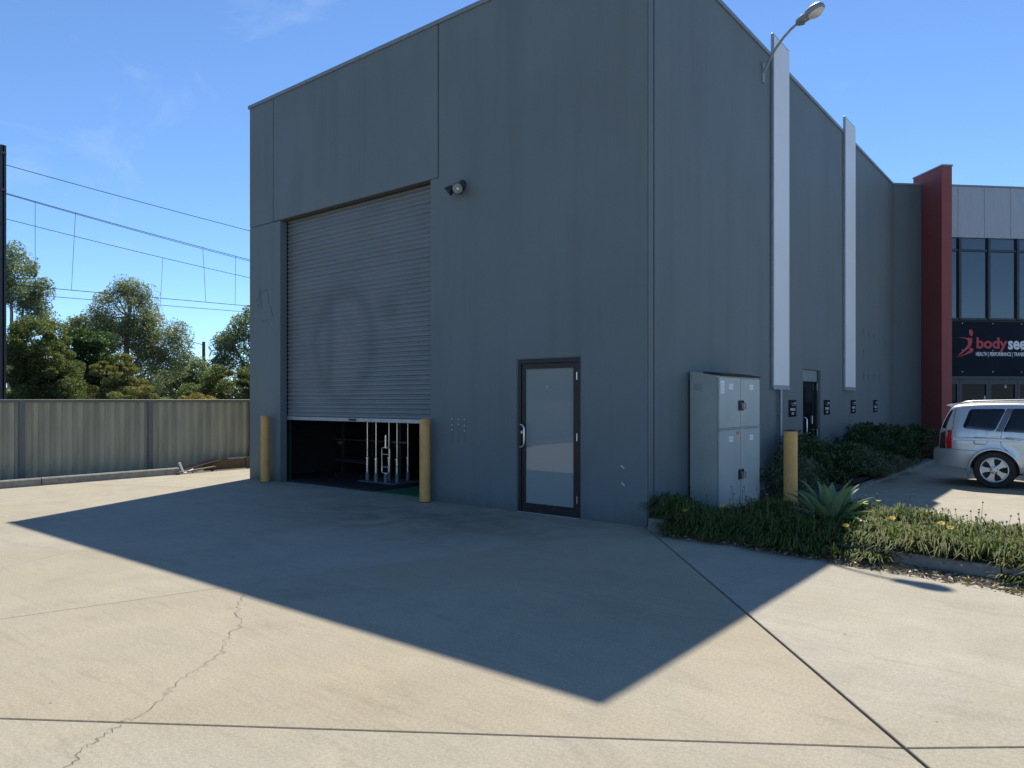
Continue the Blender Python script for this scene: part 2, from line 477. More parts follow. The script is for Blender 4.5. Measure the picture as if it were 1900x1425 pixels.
# garden bed and its kerb
def ky(x): return -.13 - .02 * x - .026 * x * x if x < 4.2 else -.673 - .238 * (x - 4.2) + .03 * (x - 4.2) ** 2
bedpoly = [(.03, -.02)] + [(x, ky(x) + .13) for x in np.arange(.3, 9.1, .3)] + [(9, .1), (6, .45), (3.6, .72), (2.5, 1.3), (1.75, 1.85), (1.15, 2.5), (.95, 3.2), (.95, 13.0), (.03, 13.0)]
b = MB(); b.face([(x, y, .085) for x, y in bedpoly]); b.build('garden_bed', SOIL, kind='structure')
kb = thing('bed_kerb', 'weathered concrete kerb edging the planted bed', 'kerb', (0, 0, 0))
xs = [.06, .75, 1.5, 2.72, 3.62, 5.0, 6.4, 8]
for a, bx in zip(xs, xs[1:]):
    rows = []
    for k in range(6):
        x = a + .006 + (bx - a - .012) * k / 5; y = ky(x)
        rows.append([(x, y, -.05), (x, y + .012, .105), (x, y + .03, .13), (x, y + .125, .13), (x, y + .145, .11), (x, y + .145, -.05)])
    MB().grid(rows, True, True, True).build('kerb_segment', KERBM, kb)
back = [(3.6, .72), (2.5, 1.3), (1.75, 1.85), (1.15, 2.5), (.95, 3.2)] + [(.95, y) for y in (4.6, 6, 7.4, 8.8, 10.2, 11.6, 13)]
for a, c in zip(back, back[1:]):
    dx, dy = c[0] - a[0], c[1] - a[1]; L = math.hypot(dx, dy); nx, ny = dy / L, -dx / L
    if nx < 0: nx, ny = -nx, -ny
    A = [(a[0], a[1]), (c[0], c[1]), (c[0] + nx * .12, c[1] + ny * .12), (a[0] + nx * .12, a[1] + ny * .12)]
    MB().prism([(p[0] + (.004 if i in (0, 3) else -.004) * dx / L, p[1] + (.004 if i in (0, 3) else -.004) * dy / L) for i, p in enumerate(A)], 'Z', -.05, .055).build('kerb_segment', KERBM, kb)

# ------------------------------------------------------------------ the shed
W0, W1, DEP, HT = -8.74, 0., 13.58, 7.27
bld = thing('warehouse', 'tall dark grey precast concrete warehouse with part-open roller door', 'building')
T = .142
def wp(axis, *a, holes=(), m=WALL, name='wall_panel', bev=.006, parent=bld):
    mb = MB().panel(axis, *a, holes)
    if bev:
        bmesh.ops.recalc_face_normals(mb.bm, faces=mb.bm.faces[:])
        ed = [e for e in mb.bm.edges if len(e.link_faces) == 2 and e.calc_face_angle(0) > 1]
        bmesh.ops.bevel(mb.bm, geom=ed, offset=bev, segments=2, affect='EDGES')
    return mb.build(name, m, parent)
J = .009
OX0, OX1, OZ = -7.70, -3.74, 4.93
DX0, DX1, DZ = -2.026, -.99, 2.105
wp('X', W0, OX0, -.04, 4.925 - J, 0, T)
wp('X', W0, -7.93 - J, 4.925, HT, 0, T)
wp('X', -7.93, -3.56 - J, OZ, HT, 0, T)
wp('X', OX1, W1, -.04, HT, 0, T, holes=[(OX1 - 1, -3.56, OZ, HT + 1), (DX0, DX1, -1, DZ)], bev=.014)
RD0, RD1, RDZ = 5.964, 7.041, 2.118
wp('Y', T + .016, 4.75 - J, -.04, HT, -T, 0)
wp('Y', 4.75, 9.2 - J, -.04, HT, -T, 0, holes=[(RD0, RD1, -1, RDZ)])
wp('Y', 9.2, DEP, -.04, HT, -T, 0)
wp('Y', T + .016, 6.8 - J, -.04, HT, W0, W0 + T)
wp('Y', 6.8, DEP, -.04, HT, W0, W0 + T)
wp('X', W0 + T + .01, W1 - T - .01, -.04, HT, DEP - T, DEP)
MB().box(-.11, -.03, T - .01, T + .03, 0, HT - .02).build('sealant_joint', JOINT, bld)
MB().box(W0 + .02, -.02, .05, .1, 4.9, 4.95).build('sealant_joint', JOINT, bld)
for x in (-7.935, -3.565): MB().box(x - .02, x + .02, .05, .1, 4.95, HT - .02).build('sealant_joint', JOINT, bld)
for y in (4.745, 9.195): MB().box(-.1, -.05, y - .02, y + .02, 0, HT - .02).build('sealant_joint', JOINT, bld)
MB().box(W0 + T + .01, W1 - T - .01, T + .02, DEP - T - .01, 6.75, 6.9).build('roof', GALV, bld)
# metal capping round the parapet
for x0, x1, y0, y1 in ((W0 - .03, W1 + .02, -.025, T + .02), (W0 - .03, W0 + T + .02, T + .024, DEP), (-T - .02, .025, T + .024, DEP), (W0 + T + .03, -T - .03, DEP - T, DEP + .02)):
    MB().box(x0, x1, y0, y1, HT - .012, HT + .055, .006).build('capping', CAP, bld)
# lining of the hall, its gloom put into the near-black colour
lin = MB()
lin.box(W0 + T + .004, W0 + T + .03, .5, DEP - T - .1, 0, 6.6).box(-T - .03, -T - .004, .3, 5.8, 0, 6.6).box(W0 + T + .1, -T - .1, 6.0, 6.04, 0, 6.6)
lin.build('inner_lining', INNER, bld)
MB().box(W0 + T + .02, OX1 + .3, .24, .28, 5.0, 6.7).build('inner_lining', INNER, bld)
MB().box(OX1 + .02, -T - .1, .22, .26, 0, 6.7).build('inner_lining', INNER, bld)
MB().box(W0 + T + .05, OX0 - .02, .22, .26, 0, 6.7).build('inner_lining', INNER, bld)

# roller door: rails and guides, then every slat on its own
PIT = .0775; zb = 1.235; nsl = int((OZ - zb) / PIT) + 1
rd = MB().box(OX0 + .002, OX0 + .03, .19, .24, 1.3, OZ + .1).box(OX0 + .01, OX1 + .3, .18, .24, OZ - .02, OZ + .25).build('roller_shutter', CAP, bld)
prof = [(.172, 0), (.160, .006), (.150, .020), (.148, .034), (.153, .048), (.166, .058), (.174, .062), (.174, .0775)]
smesh = None
for k in range(nsl):
    if smesh is None:
        o = MB().grid([[(x, p[0], p[1]) for p in prof] for x in (OX0 + .01, OX1 + .35)]).build('slat', STEEL, rd, 50, fix=False); smesh = o.data
    else:
        o = bpy.data.objects.new('slat', smesh); col.objects.link(o); o.parent = rd
    o.location = (0, rnd.uniform(-.002, .002), zb + k * PIT)
MB().box(OX0 + .01, OX1 + .35, .135, .185, 1.17, 1.236, .006).build('bottom_rail', ALU, rd)
MB().box(-5.86, -5.66, .128, .134, 1.185, 1.222, .002).build('lock_plate', BLACK, rd)

# glazed entry door in the front wall
fy0, fy1 = .012, .10
lx0, lx1, lz0, lz1 = DX0 + .056, DX1 - .056, .014, DZ - .062
dr = MB().panel('X', lx0, lx1, lz0, lz1, .03, .075, [(-1.913, -1.112, .128, 1.972)]).build('entry_door', FRAME, bld)
for bx in ((DX0 + .003, DX0 + .05, 0.004, DZ - .003), (DX1 - .05, DX1 - .003, .004, DZ - .003), (DX0 + .052, DX1 - .052, DZ - .058, DZ - .003)):
    MB().box(bx[0], bx[1], fy0, fy1, bx[2], bx[3], .003).build('door_frame', FRAME, dr)
MB().box(-1.916, -1.109, .048, .056, .125, 1.975).build('glass_pane', FROST, dr)
hx = -1.955
MB().tube([(hx - .015, .03, 1.205), (hx - .01, -.03, 1.205), (hx + .05, -.05, 1.205), (hx + .08, -.055, 1.18), (hx + .088, -.055, 1.15), (hx + .088, -.055, .955), (hx + .08, -.055, .925), (hx + .05, -.05, .90), (hx - .01, -.03, .90), (hx - .015, .03, .90)], .013, 10).build('pull_handle', CHROME, dr, 60)
MB().lathe([(0, -.012), (.022, -.012), (.024, .0), (.024, .012)], 16, (hx - .002, .02, 1.10), 'Y').build('lock_cylinder', CHROME, dr, 40)
for z in (1.86, 1.06, .24): MB().tube([(lx1 + .002, .012, z - .05), (lx1 + .002, .012, z + .05)], .009, 8).build('hinge', CHROME, dr, 50)
MB().box(DX0 + .003, DX1 - .003, -.02, .11, -.02, .008, .002).build('threshold', ALU, dr)

# side door in the right wall
sd = MB().box(-.11, -.075, RD0 + .055, RD1 - .055, .01, RDZ - .225, .003).build('side_door', DGLASS, bld)
for y0, y1, z0, z1 in ((RD0 + .003, RD0 + .05, .003, RDZ - .003), (RD1 - .05, RD1 - .003, .003, RDZ - .003), (RD0 + .052, RD1 - .052, RDZ - .22, RDZ - .003)):
    MB().box(-.12, -.05, y0, y1, z0, z1, .003).build('door_frame', CAP if z0 > 1 else FRAME, sd)
MB().tube([(-.075, RD0 + .16, 1.21), (.0, RD0 + .16, 1.21), (.02, RD0 + .165, 1.18), (.02, RD0 + .165, .91), (.0, RD0 + .16, .88), (-.075, RD0 + .16, .88)], .014, 10).build('pull_handle', CHROME, sd, 60)
MB().box(-.074, -.06, RD1 - .30, RD1 - .27, 1.08, 1.24, .004).build('lock_plate', CHROME, sd)
MB().tube([(-.074, RD1 - .30, .97), (-.03, RD1 - .30, .97), (-.03, RD1 - .42, .965)], .010, 8).build('lever', CHROME, sd, 50)
for z in (1.80, .9): MB().box(-.05, -.035, RD1 - .065, RD1 - .045, z - .07, z + .07, .003).build('hinge', ALU, sd)

GLUE2 = mat('drip_stain', (.125, .148, .142), (.145, .170, .163), 12, .7)
# leftover screw plugs and paint chips, scribble
PL = mat('plug_white', (.55, .56, .57), None, rough=.5)
for x, zs in ((-3.27, (1.262, 1.175, 1.10)), (-3.14, (1.258, 1.185)), (-3.02, (1.258, 1.17, 1.09))):
    for z in zs: MB().lathe([(0, -.010), (.011, -.008), (.013, 0)], 8, (x, 0, z), 'Y').build('wall_plug', PL, bld)
for z, dx in ((.709, .0), (.494, .006)):
    MB().prism([(-.385 + dx, z + .02), (-.37 + dx, z + .03), (-.335 + dx, z - .002), (-.325 + dx, z - .02), (-.352 + dx, z - .012)], 'Y', -.003, .0).build('paint_chip', PL, bld)
TAGM = mat('marker_ink', (.03, .035, .05), None, rough=.6)
def wallstrip(pts, w):
    rows = []
    for i, p in enumerate(pts):
        q, r = pts[max(i - 1, 0)], pts[min(i + 1, len(pts) - 1)]
        dx, dz = r[0] - q[0], r[1] - q[1]; L = math.hypot(dx, dz) or 1
        rows.append([(p[0] - dz / L * w / 2, -.0025, p[1] + dx / L * w / 2), (p[0] + dz / L * w / 2, -.0025, p[1] - dx / L * w / 2)])
    MB().grid(rows).build('scribble', TAGM, bld)
wallstrip([(-8.52, 3.45), (-8.42, 3.52), (-8.36, 3.70), (-8.34, 3.45), (-8.30, 3.30)], .012)
wallstrip([(-8.46, 3.40), (-8.43, 3.33), (-8.40, 3.42)], .012)
wallstrip([(-8.26, 3.62), (-8.16, 3.68), (-8.08, 3.5), (-8.10, 3.38)], .012)
wallstrip([(-8.04, 3.34), (-7.96, 3.18), (-7.93, 3.12)], .014)
wallstrip([(-8.36, 3.10), (-8.24, 3.04), (-8.12, 3.08), (-8.06, 2.98)], .010)

# glue and drip marks of an old lettering on the side wall
GLUE = mat('glue_residue', (.075, .085, .09), (.10, .115, .12), 30, .8)
for y, z in ((10.45, 3.2), (10.9, 3.17), (11.4, 3.13), (12.0, 3.1), (12.65, 3.05), (10.45, 2.17), (10.9, 2.16), (11.4, 2.16), (12.05, 2.15), (10.45, 2.72)):
    w = rnd.uniform(.018, .04); h = rnd.uniform(.10, .2)
    MB().prism([(y - w, z), (y + w * .8, z + .02), (y + w, z - .06), (y + w * .2, z - h), (y - w * .2, z - h * 1.1), (y - w * .7, z - .07)], 'X', -.002, .0025).build('glue_mark', GLUE, bld)
for x in (-3.27, -3.14, -3.02):
    MB().prism([(x - .03, 1.29), (x + .03, 1.29), (x + .028, 1.06), (x + .01, .92), (x - .012, .90), (x - .028, 1.06)], 'Y', -.0022, .001).build('drip_stain', GLUE2, bld)

# ------------------------------------------------------------------ things on the shed
def lightbox(y0, y1, z0, z1, label):
    t = thing('light_box_panel', label, 'sign panel', (0, (y0 + y1) / 2, z0), group='blank white vertical sign panels on the side wall')
    yy = (y1 - y0) / 2
    MB().box(.004, .045, -yy, yy, 0, z1 - z0, .004).build('case', GALV, t)
    MB().box(.0465, .052, -yy + .03, yy - .012, .045, z1 - z0 - .03, .002).build('face', WHITEP, t)
    MB().box(.002, .06, -yy - .01, yy + .01, -.03, .02, .002).build('bottom_trim', GALV, t)
    return t
lightbox(4.24, 5.05, 1.75, 7.66, 'tall blank white panel on the side wall, nearer one, beside the street lamp')
lightbox(8.66, 9.52, 1.78, 7.62, 'tall blank white panel on the side wall, farther one, past the side door')
t = thing('conduit_pipe', 'thin grey conduit running down from the nearer white panel', 'pipe', (.05, 4.60, 0))
MB().tube([(0, 0, .05), (0, 0, 1.74)], .028, 10).build('pipe', GALV, t, 50)
for z in (.6, 1.3): MB().box(-.05, .0, -.045, .045, z, z + .03).build('saddle_clip', GALV, t)

# wall lamp on a curved arm
t = thing('wall_street_lamp', 'street lamp on a curved grey arm fixed high on the side wall', 'lamp', (0, 3.88, 6.93))
LAMPC = mat('lamp_housing', (.30, .31, .32), (.24, .25, .26), 9, .45, .3)
LENS = glassmat('lamp_lens', (.68, .66, .62), .12, 1.5)
MB().box(.0, .02, -.05, .05, -.22, .10, .003).build('base_plate', LAMPC, t)
MB().tube([(.015, 0, -.05), (.05, 0, .0), (.12, 0, .14), (.22, 0, .29), (.34, 0, .42), (.46, 0, .52), (.60, 0, .595)], .021, 10).build('arm', LAMPC, t, 50)
hd = []
ang = R(22); ca, sa = math.cos(ang), math.sin(ang)
def HP(u, v, w):
    u *= .86; v *= 1.0; w *= 1.0
    return (.54 + u * ca - w * sa, v, .565 + u * sa + w * ca)
stn = [(0, .045, .04, -.03), (.03, .075, .06, -.045), (.14, .085, .075, -.05), (.19, .09, .06, -.05), (.22, .105, .085, -.05), (.32, .118, .105, -.05), (.42, .11, .10, -.05), (.49, .08, .075, -.045), (.525, .03, .03, -.03)]
rows = []
for u, hw, top, bot in stn:
    rows.append([HP(u, hw * math.cos(a), (top if math.sin(a) > 0 else -bot) * math.sin(a)) for a in [2 * math.pi * k / 14 for k in range(14)]])
hs = MB().grid(rows, True, True, True).build('housing', LAMPC, t, 60)
rows = []
for u, hw, d in ((.21, .03, .045), (.235, .085, .06), (.30, .102, .092), (.38, .10, .10), (.45, .08, .085), (.495, .04, .055)):
    rows.append([HP(u, hw * math.cos(a), -.035 - (d - .035) * math.sin(a)) for a in [math.pi * k / 8 for k in range(9)]])
MB().grid(rows, False).build('lens', LENS, hs, 80)
MB().box(-.03, .03, -.02, .02, -.01, .01).build('cable_box', LAMPC, t).location = HP(.09, 0, -.06)

# twin security floodlight
t = thing('twin_floodlight', 'twin-headed black security floodlight with mirrored reflectors above the glass door', 'lamp', (-3.06, 0, 4.68))
DARKP = mat('floodlight_plastic', (.02, .025, .035), None, rough=.45)
MB().lathe([(0, -.05), (.05, -.05), (.07, -.03), (.075, 0)], 16, (0, 0, .04), 'Y').build('mount', DARKP, t, 40)
REFL = mat('reflector', (.75, .76, .74), None, rough=.18, metal=.9)
def head(name, p, d, r):
    d = Vector(d).normalized(); q = d.to_track_quat('Z', 'Y').to_matrix()
    prof = [(.02, -.11), (r * .55, -.10), (r * .8, -.06), (r * 1.02, -.01), (r * 1.06, .012), (r * .96, .012)]
    def place(pr, n=20, cap=False):
        mb = MB(); mb.lathe(pr, n, cap=cap)
        for v in mb.bm.verts: v.co = Vector(p) + q @ v.co
        return mb
    h = place(prof).build('lamp_head', DARKP, t, 40)
    place([(r * .96, .008), (r * .8, -.025), (r * .4, -.06), (.018, -.07)]).build('reflector', REFL, h, 60)
    place([(.0, .0), (.02, -.005), (.026, -.03), (.018, -.07)], 12).build('bulb', LENS, h, 60)
head('lamp_head', (.06, -.17, -.06), (.55, -.83, -.12), .075)
head('lamp_head', (-.13, -.17, -.07), (-.62, -.38, -.62), .07)
MB().tube([(0, -.04, .05), (.03, -.09, .01), (.045, -.11, -.03)], .018, 8).build('swivel_arm', DARKP, t, 50)
MB().tube([(-.02, -.04, .04), (-.06, -.08, .02), (-.09, -.12, -.03)], .018, 8).build('swivel_arm', DARKP, t, 50)
MB().box(-.035, .035, -.09, -.03, -.10, -.02, .01).build('motion_sensor', DARKP, t)

# signs by the parking bays
SIGNB = mat('sign_black', (.010, .012, .018), None, rough=.8, spec=.1)
SIGNR = mat('sign_red', (.50, .045, .06), None, rough=.5)
SIGNW = mat('sign_white', (.75, .76, .78), None, rough=.5)
where = ['on the side wall between the conduit and the side door', 'on the side wall just past the side door', 'on the side wall under the farther white panel', 'on the side wall, the one nearest the red fin']
for y0, w in zip((5.15, 7.27, 9.30, 11.37), where):
    t = thing('parking_sign', 'small black parking sign ' + w, 'sign', (.004, y0 + .2, 1.245), group='black parking signs on the side wall')
    MB().box(0, .006, -.205, .205, 0, .30, .002).build('board', SIGNB, t)
    fr = lambda a, b, d: (.006 + d, a, b)
    text('lettering', 'body', SIGNR, t, -.10, .05, .205, .265, fr, .003, .02)
    text('lettering', 'see', SIGNW, t, .055, .165, .222, .257, fr, .003, .02)
    MB().box(.0065, .009, -.05, .165, .198, .202).build('rule', SIGNW, t)
    text('lettering', 'PARKING', SIGNW, t, -.13, .13, .105, .155, fr, .003, .03)
    text('lettering', 'ONLY', SIGNW, t, -.075, .075, .035, .082, fr, .003, .03)

# ------------------------------------------------------------------ neighbouring unit (angled at 45 degrees)
nb = thing('neighbouring_unit', 'dark glass-fronted neighbouring unit with silver cladding and a red fin', 'building', (0, DEP, 0), R(45))
CLAD = mat('silver_cladding', (.36, .37, .40), (.42, .43, .46), 40, .5, .25, stretch=(1, 1, .06))
NFR = mat('window_frame_dark', (.035, .042, .055), None, rough=.45)
MB().box(.012, 1.62, 0, .25, -.02, 7.28).build('wall_panel', DARKW, nb)
MB().box(.012, 1.62, -.02, .27, 7.285, 7.335, .004).build('capping', CAP, nb)
MB().box(.80, 1.085, -.80, .32, -.02, 7.55, .004).build('red_fin', REDW, nb)
MB().box(.785, 1.10, -.82, .335, 7.553, 7.60, .004).build('capping', CAP, nb)
e = [1.10] + [1.07 + .772 * k for k in range(1, 11)]
for a, c in zip(e, e[1:]): MB().box(a + .004, c - .004, -.03, .02, 5.92, 7.29, .003).build('cladding_panel', CLAD, nb)
MB().box(1.09, e[-1], -.05, .2, 7.293, 7.335, .004).build('capping', CAP, nb)
MB().box(1.63, e[-1], .06, .25, -.02, 7.28).build('wall_panel', DARKW, nb)
MB().box(1.63, e[-1], .26, 7, -.02, 7.0).build('rear_volume', DARKW, nb)
mu = [1.10, 1.89] + [1.89 + .848 * k for k in range(1, 9)]
for a, c in zip(mu, mu[1:]):
    w = MB().box(c - .035, c + .035, -.06, .03, 3.72, 5.915, .003).box(a + .036, c - .036, -.035, .03, 5.545, 5.605, .003).box(a + .036, c - .036, -.035, .03, 3.70, 3.755, .003).build('window', NFR, nb)
    MB().box(a + .03, c - .03, .0, .012, 3.76, 5.54).build('pane', GLASS, w)
    MB().box(a + .03, c - .03, .0, .012, 5.61, 5.90).build('pane', GLASS, w)
MB().box(1.10, mu[-1], -.02, .03, 2.10, 2.19, .003).build('door_head', NFR, nb)
for k, (a, c) in enumerate(zip(mu, mu[1:])):
    d = MB().panel('X', a + .004, c - .004, .0, 2.095, -.03, .03, [(a + .072, c - .072, .12, 1.97)]).build('glazed_door' if 1 <= k <= 2 else 'side_light', NFR, nb)
    MB().box(a + .07, c - .07, .0, .012, .12, 1.97).build('pane', DGLASS, d)
    if 1 <= k <= 2: MB().tube([(c - .12 if k == 1 else a + .12, -.08, .85), (c - .12 if k == 1 else a + .12, -.08, 1.3)], .014, 8).build('pull_handle', CHROME, d, 50)
    if k == 2: text('number_six', '6', SIGNW, d, 3.23, 3.29, 1.86, 1.965, lambda p, q, r: (p, -.002 - r, q), .002, 0.)
    if k == 1: MB().box(2.63, 2.72, -.006, -.001, 1.55, 1.65).build('paper_notice', SIGNW, d)

sg = thing('shop_sign', 'wide dark sign board with a red running figure and white lettering above the doors', 'sign', (0, DEP, 0), R(45))
SB = mat('sign_navy', (.012, .018, .028), (.015, .021, .032), 2, .8, spec=.1)
MB().box(1.10, 6.9, -.07, -.045, 2.20, 3.655, .003).build('board', SB, sg)
fr = lambda a, b, d: (a, -.071 - d, b)
text('lettering', 'body', SIGNR, sg, 2.345, 3.25, 2.835, 3.23, fr, .004, .03)
text('lettering', 'see', SIGNW, sg, 3.268, 3.80, 2.905, 3.145, fr, .004, .03)
text('lettering', 'HEALTH | PERFORMANCE | TRANSFO', SIGNW, sg, 2.33, 3.83, 2.695, 2.835, fr, .004, .02)
def lg(pts, nm):
    mb = MB(); mb.face([(1.279 + x * .0022, -.0745, 4.186 - y * .002038) for x, y in pts]); mb.build(nm, SIGNR, sg)
lg([(412 + 26 * math.cos(a) + 6 * math.sin(a), 410 + 46 * math.sin(a)) for a in [2 * math.pi * k / 16 for k in range(16)]], 'figure_head')
lg([(235, 470), (345, 477), (430, 480), (428, 530), (412, 585), (398, 600), (350, 640), (300, 680), (265, 705), (240, 708), (290, 660), (340, 610), (370, 570), (375, 530), (360, 500), (330, 486)], 'figure_body')
lg([(408, 605), (440, 622), (444, 650), (425, 668), (380, 685), (330, 705), (290, 722), (200, 733), (290, 712), (330, 690), (375, 655), (395, 640), (385, 625)], 'figure_leg')
lg([(1105, 486), (1140, 482), (1180, 490), (1140, 492)], 'swoosh')
for x in (1.93, 2.82, 3.66, 4.5):
    for z in (2.30, 2.88, 3.60): MB().lathe([(0, -.085), (.012, -.083), (.014, -.07)], 8, (x, 0, z), 'Y').build('fixing', CHROME, sg)

# ------------------------------------------------------------------ fence
FX = -11.2
fence = thing('metal_fence', 'olive grey ribbed steel sheet fence with dark posts along the boundary', 'fence', (FX, 0, 0))
posts = [-.80 + 2.332 * k for k in range(-15, 5)]
per = 2.332 / 12
def rib(n0):
    pts = []
    for k in range(4):
        y = k * per
        pts += [(0.0, y), (0.0, y + per * .38), (-.045, y + per * .48), (-.045, y + per * .86)]
    pts.append((0., 4 * per))
    return pts
rp = rib(0)
sheet = MB().grid([[(x, y, z) for x, y in rp] for z in (.02, .5, 1.0, 1.51)]).build('sheet', FENCEM, fence, None, fix=False)
sm0 = sheet.data; first = True
for a in posts[:-1]:
    for k in range(3):
        if first: o = sheet; first = False
        else: o = bpy.data.objects.new('sheet', sm0); col.objects.link(o); o.parent = fence
        o.location = (rnd.uniform(-.004, .004), a + 4 * per * k, 0); o.rotation_euler = (rnd.uniform(-.002, .002), rnd.uniform(-.006, .006), rnd.uniform(-.006, .006))
pm = None
for y in posts:
    if pm is None: o = MB().box(-.02, .045, -.045, .045, -.05, 1.535, .004).build('post', FPOST, fence); pm = o.data
    else: o = bpy.data.objects.new('post', pm); col.objects.link(o); o.parent = fence
    o.location = (0, y, 0)
rm = None
for a in posts[:-1]:
    if rm is None: o = MB().box(-.04, .04, .003, 2.329, 1.50, 1.556, .005).build('top_rail', FPOST, fence); rm = o.data
    else: o = bpy.data.objects.new('top_rail', rm); col.objects.link(o); o.parent = fence
    o.location = (0, a, 0)

# rubbish heap and sleepers at the end of the kerb
TIMB = mat('grey_timber', (.20, .155, .11), (.11, .085, .065), 14, .9, bump=.5, bscale=40, stretch=(1, 6, 6))
BRN = mat('brown_sleeper', (.23, .145, .085), (.12, .08, .05), 10, .9, bump=.6, bscale=30, stretch=(5, 1, 5))
PVC = mat('white_pvc', (.72, .73, .73), (.6, .6, .58), 10, .5)
t = thing('timber_sleeper', 'short brown timber sleeper with a pale top edge by the fence', 'timber', (-10.95, .75, 0))
MB().box(-.06, .06, -.50, .85, 0, .22, .012).build('beam', BRN, t)
MB().box(-.065, .05, .05, .9, .222, .245, .006).build('pale_cap_board', mat('pale_board', (.55, .5, .42), (.4, .36, .3), 8, .8), t)
for y in (-.35, .5, .74): MB().box(.062, .085, y - .035, y + .035, -.02, .25, .006).build('stake', TIMB, t)
lbl = ['weathered grey board sloping against the sleeper, longest of the heap', 'weathered grey board lying lowest in the heap by the kerb end', 'short split grey board on top of the heap by the sleeper']
for k, (p, q, w) in enumerate((((-10.80, .55, .235), (-10.72, -.62, .02), .05), ((-10.70, .35, .10), (-10.60, -.55, .03), .07), ((-10.86, .45, .24), (-10.80, -.28, .09), .06))):
    P, Q = Vector(p), Vector(q); mid = (P + Q) / 2; d = (Q - P); L = d.length
    o = MB().box(-w, w, -L / 2, L / 2, -.012, .012, .004).build('old_board', TIMB)
    o.location = mid; o.rotation_euler = d.to_track_quat('Y', 'Z').to_euler()
    tag(o, lbl[k], 'board', 'old boards by the fence')
o = MB().tube([(0, 0, 0), (0, -.09, .24)], .022, 12).build('plastic_pipe', PVC, None, 50); o.location = (-10.56, -.40, .004)
tag(o, 'short white plastic pipe leaning at the end of the fence kerb', 'pipe')
for k, (x, y, a) in enumerate(((-10.60, -.28, .5), (-10.66, -.05, .25))):
    o = MB().tube([(0, -.14, .02), (.01, .14, .075)], .018, 10).build('plastic_offcut', PVC, None, 50); o.location = (x, y, .0); o.rotation_euler = (0, 0, a)
    tag(o, ('white plastic offcut lying next to the leaning pipe', 'white plastic offcut half under the grey boards')[k], 'pipe', 'white plastic offcuts')

# ------------------------------------------------------------------ bollards
def bollard(x, y, h, label):
    t = thing('bollard', label, 'bollard', (x, y, 0), group='yellow steel bollards')
    MB().lathe([(.0825, -.05), (.0825, h - .015), (.078, h)], 28).build('post', YELLOW, t, 40)
    MB().lathe([(.081, h - .004), (.072, h + .008), (.04, h + .016), (0, h + .018)], 28).build('cap', RUST if x > 0 else YELLOW, t, 50)
    MB().lathe([(.0845, 0.001), (.09, .002), (.0845, .012)], 28).build('base_ring', RUST, t, 50)
bollard(-7.95, -.16, 1.24, 'yellow bollard left of the roller door opening')
bollard(-3.69, -.155, 1.25, 'yellow bollard right of the roller door opening, the tallest looking one')
bollard(1.264, 1.342, 1.16, 'yellow bollard with a rusty cap in the planted bed beside the grey cabinet')

# ------------------------------------------------------------------ electrical cabinet
CAB = mat('cabinet_paint', (.36, .395, .365), (.31, .345, .32), 3.2, .5, bump=.08, bscale=20)
CABD = mat('cabinet_door_paint', (.45, .485, .46), (.40, .435, .415), 2.2, .42, bump=.05, bscale=16)
t = thing('switch_cabinet', 'tall grey steel electrical cabinet with four doors in the planted bed', 'cabinet', (0, 1.09, .0))
X0, X1, LY = .035, .41, 1.47
MB().prism([(X0, .05), (X1, .05), (X1, 1.862), (X0, 1.925)], 'Y', 0, LY).build('body', CAB, t)
MB().prism([(X0 + .14, 1.905), (X1 + .02, 1.866), (X1 + .028, 1.885), (X0 + .14, 1.925)], 'Y', .10, LY + .02).build('rusty_roof_edge', RUST, t)
MB().box(X0 - .01, X1 + .01, -.02, LY + .02, -.05, .048, .004).build('plinth', KERBM, t)
doors = [(.02, LY / 2 - .008, 1.175, 1.845), (LY / 2 + .008, LY - .015, 1.175, 1.84), (.02, LY / 2 - .008, .085, 1.15), (LY / 2 + .008, LY - .015, .085, 1.15)]
LABW = mat('label_paper', (.88, .88, .86), None, rough=.5); INK = mat('label_ink', (.42, .43, .44), None, rough=.6); PINK = mat('red_sticker', (.62, .16, .15), None, rough=.5)
for k, (y0, y1, z0, z1) in enumerate(doors):
    d = MB().box(X1 + .004, X1 + .026, y0, y1, z0, z1, .004).build('door', CABD, t)
    yl = (.40, 1.13)[k % 2]; zl = 1.725 if k < 2 else (1.022, 1.018)[k % 2]
    s = MB().box(X1 + .0265, X1 + .0285, yl - .065, yl + .065, zl - .036, zl + .036).build('label', LABW, d)
    for q in (-.008, .008): MB().box(X1 + .029, X1 + .030, yl - .045, yl + .045, zl + q - .003, zl + q + .003).build('label', INK, d)
    yh = LY / 2 + (-.055 if k % 2 == 0 else .055); zh = 1.47 if k < 2 else .53
    MB().box(X1 + .027, X1 + .045, yh - .03, yh + .03, zh - .07, zh + .07, .006).build('latch', RUST, d)
    MB().tube([(X1 + .04, yh, zh + .03), (X1 + .075, yh, zh + .03), (X1 + .08, yh, zh - .05)], .009, 8).build('latch', GALV, d)
    if k < 2 or True:
        if k % 2 == 0:
            for zz in (z0 + .1, z1 - .1): MB().tube([(X1 + .012, y0 - .012, zz - .06), (X1 + .012, y0 - .012, zz + .06)], .011, 8).build('hinge', CAB, d)
    if k == 0: MB().box(X1 + .0265, X1 + .0285, .05, .17, 1.63, 1.80).build('notice', LABW, d); [MB().box(X1 + .029, X1 + .030, .065, .15 - .01 * (i % 3), 1.65 + i * .022, 1.656 + i * .022).build('notice', INK, d) for i in range(6)]
    if k == 2: MB().box(X1 + .0265, X1 + .0285, .58, .68, 1.075, 1.12).build('sticker', PINK, d)
MB().box(X1 + .004, X1 + .034, .0, LY, 1.153, 1.172, .003).build('mid_rail', CAB, t)
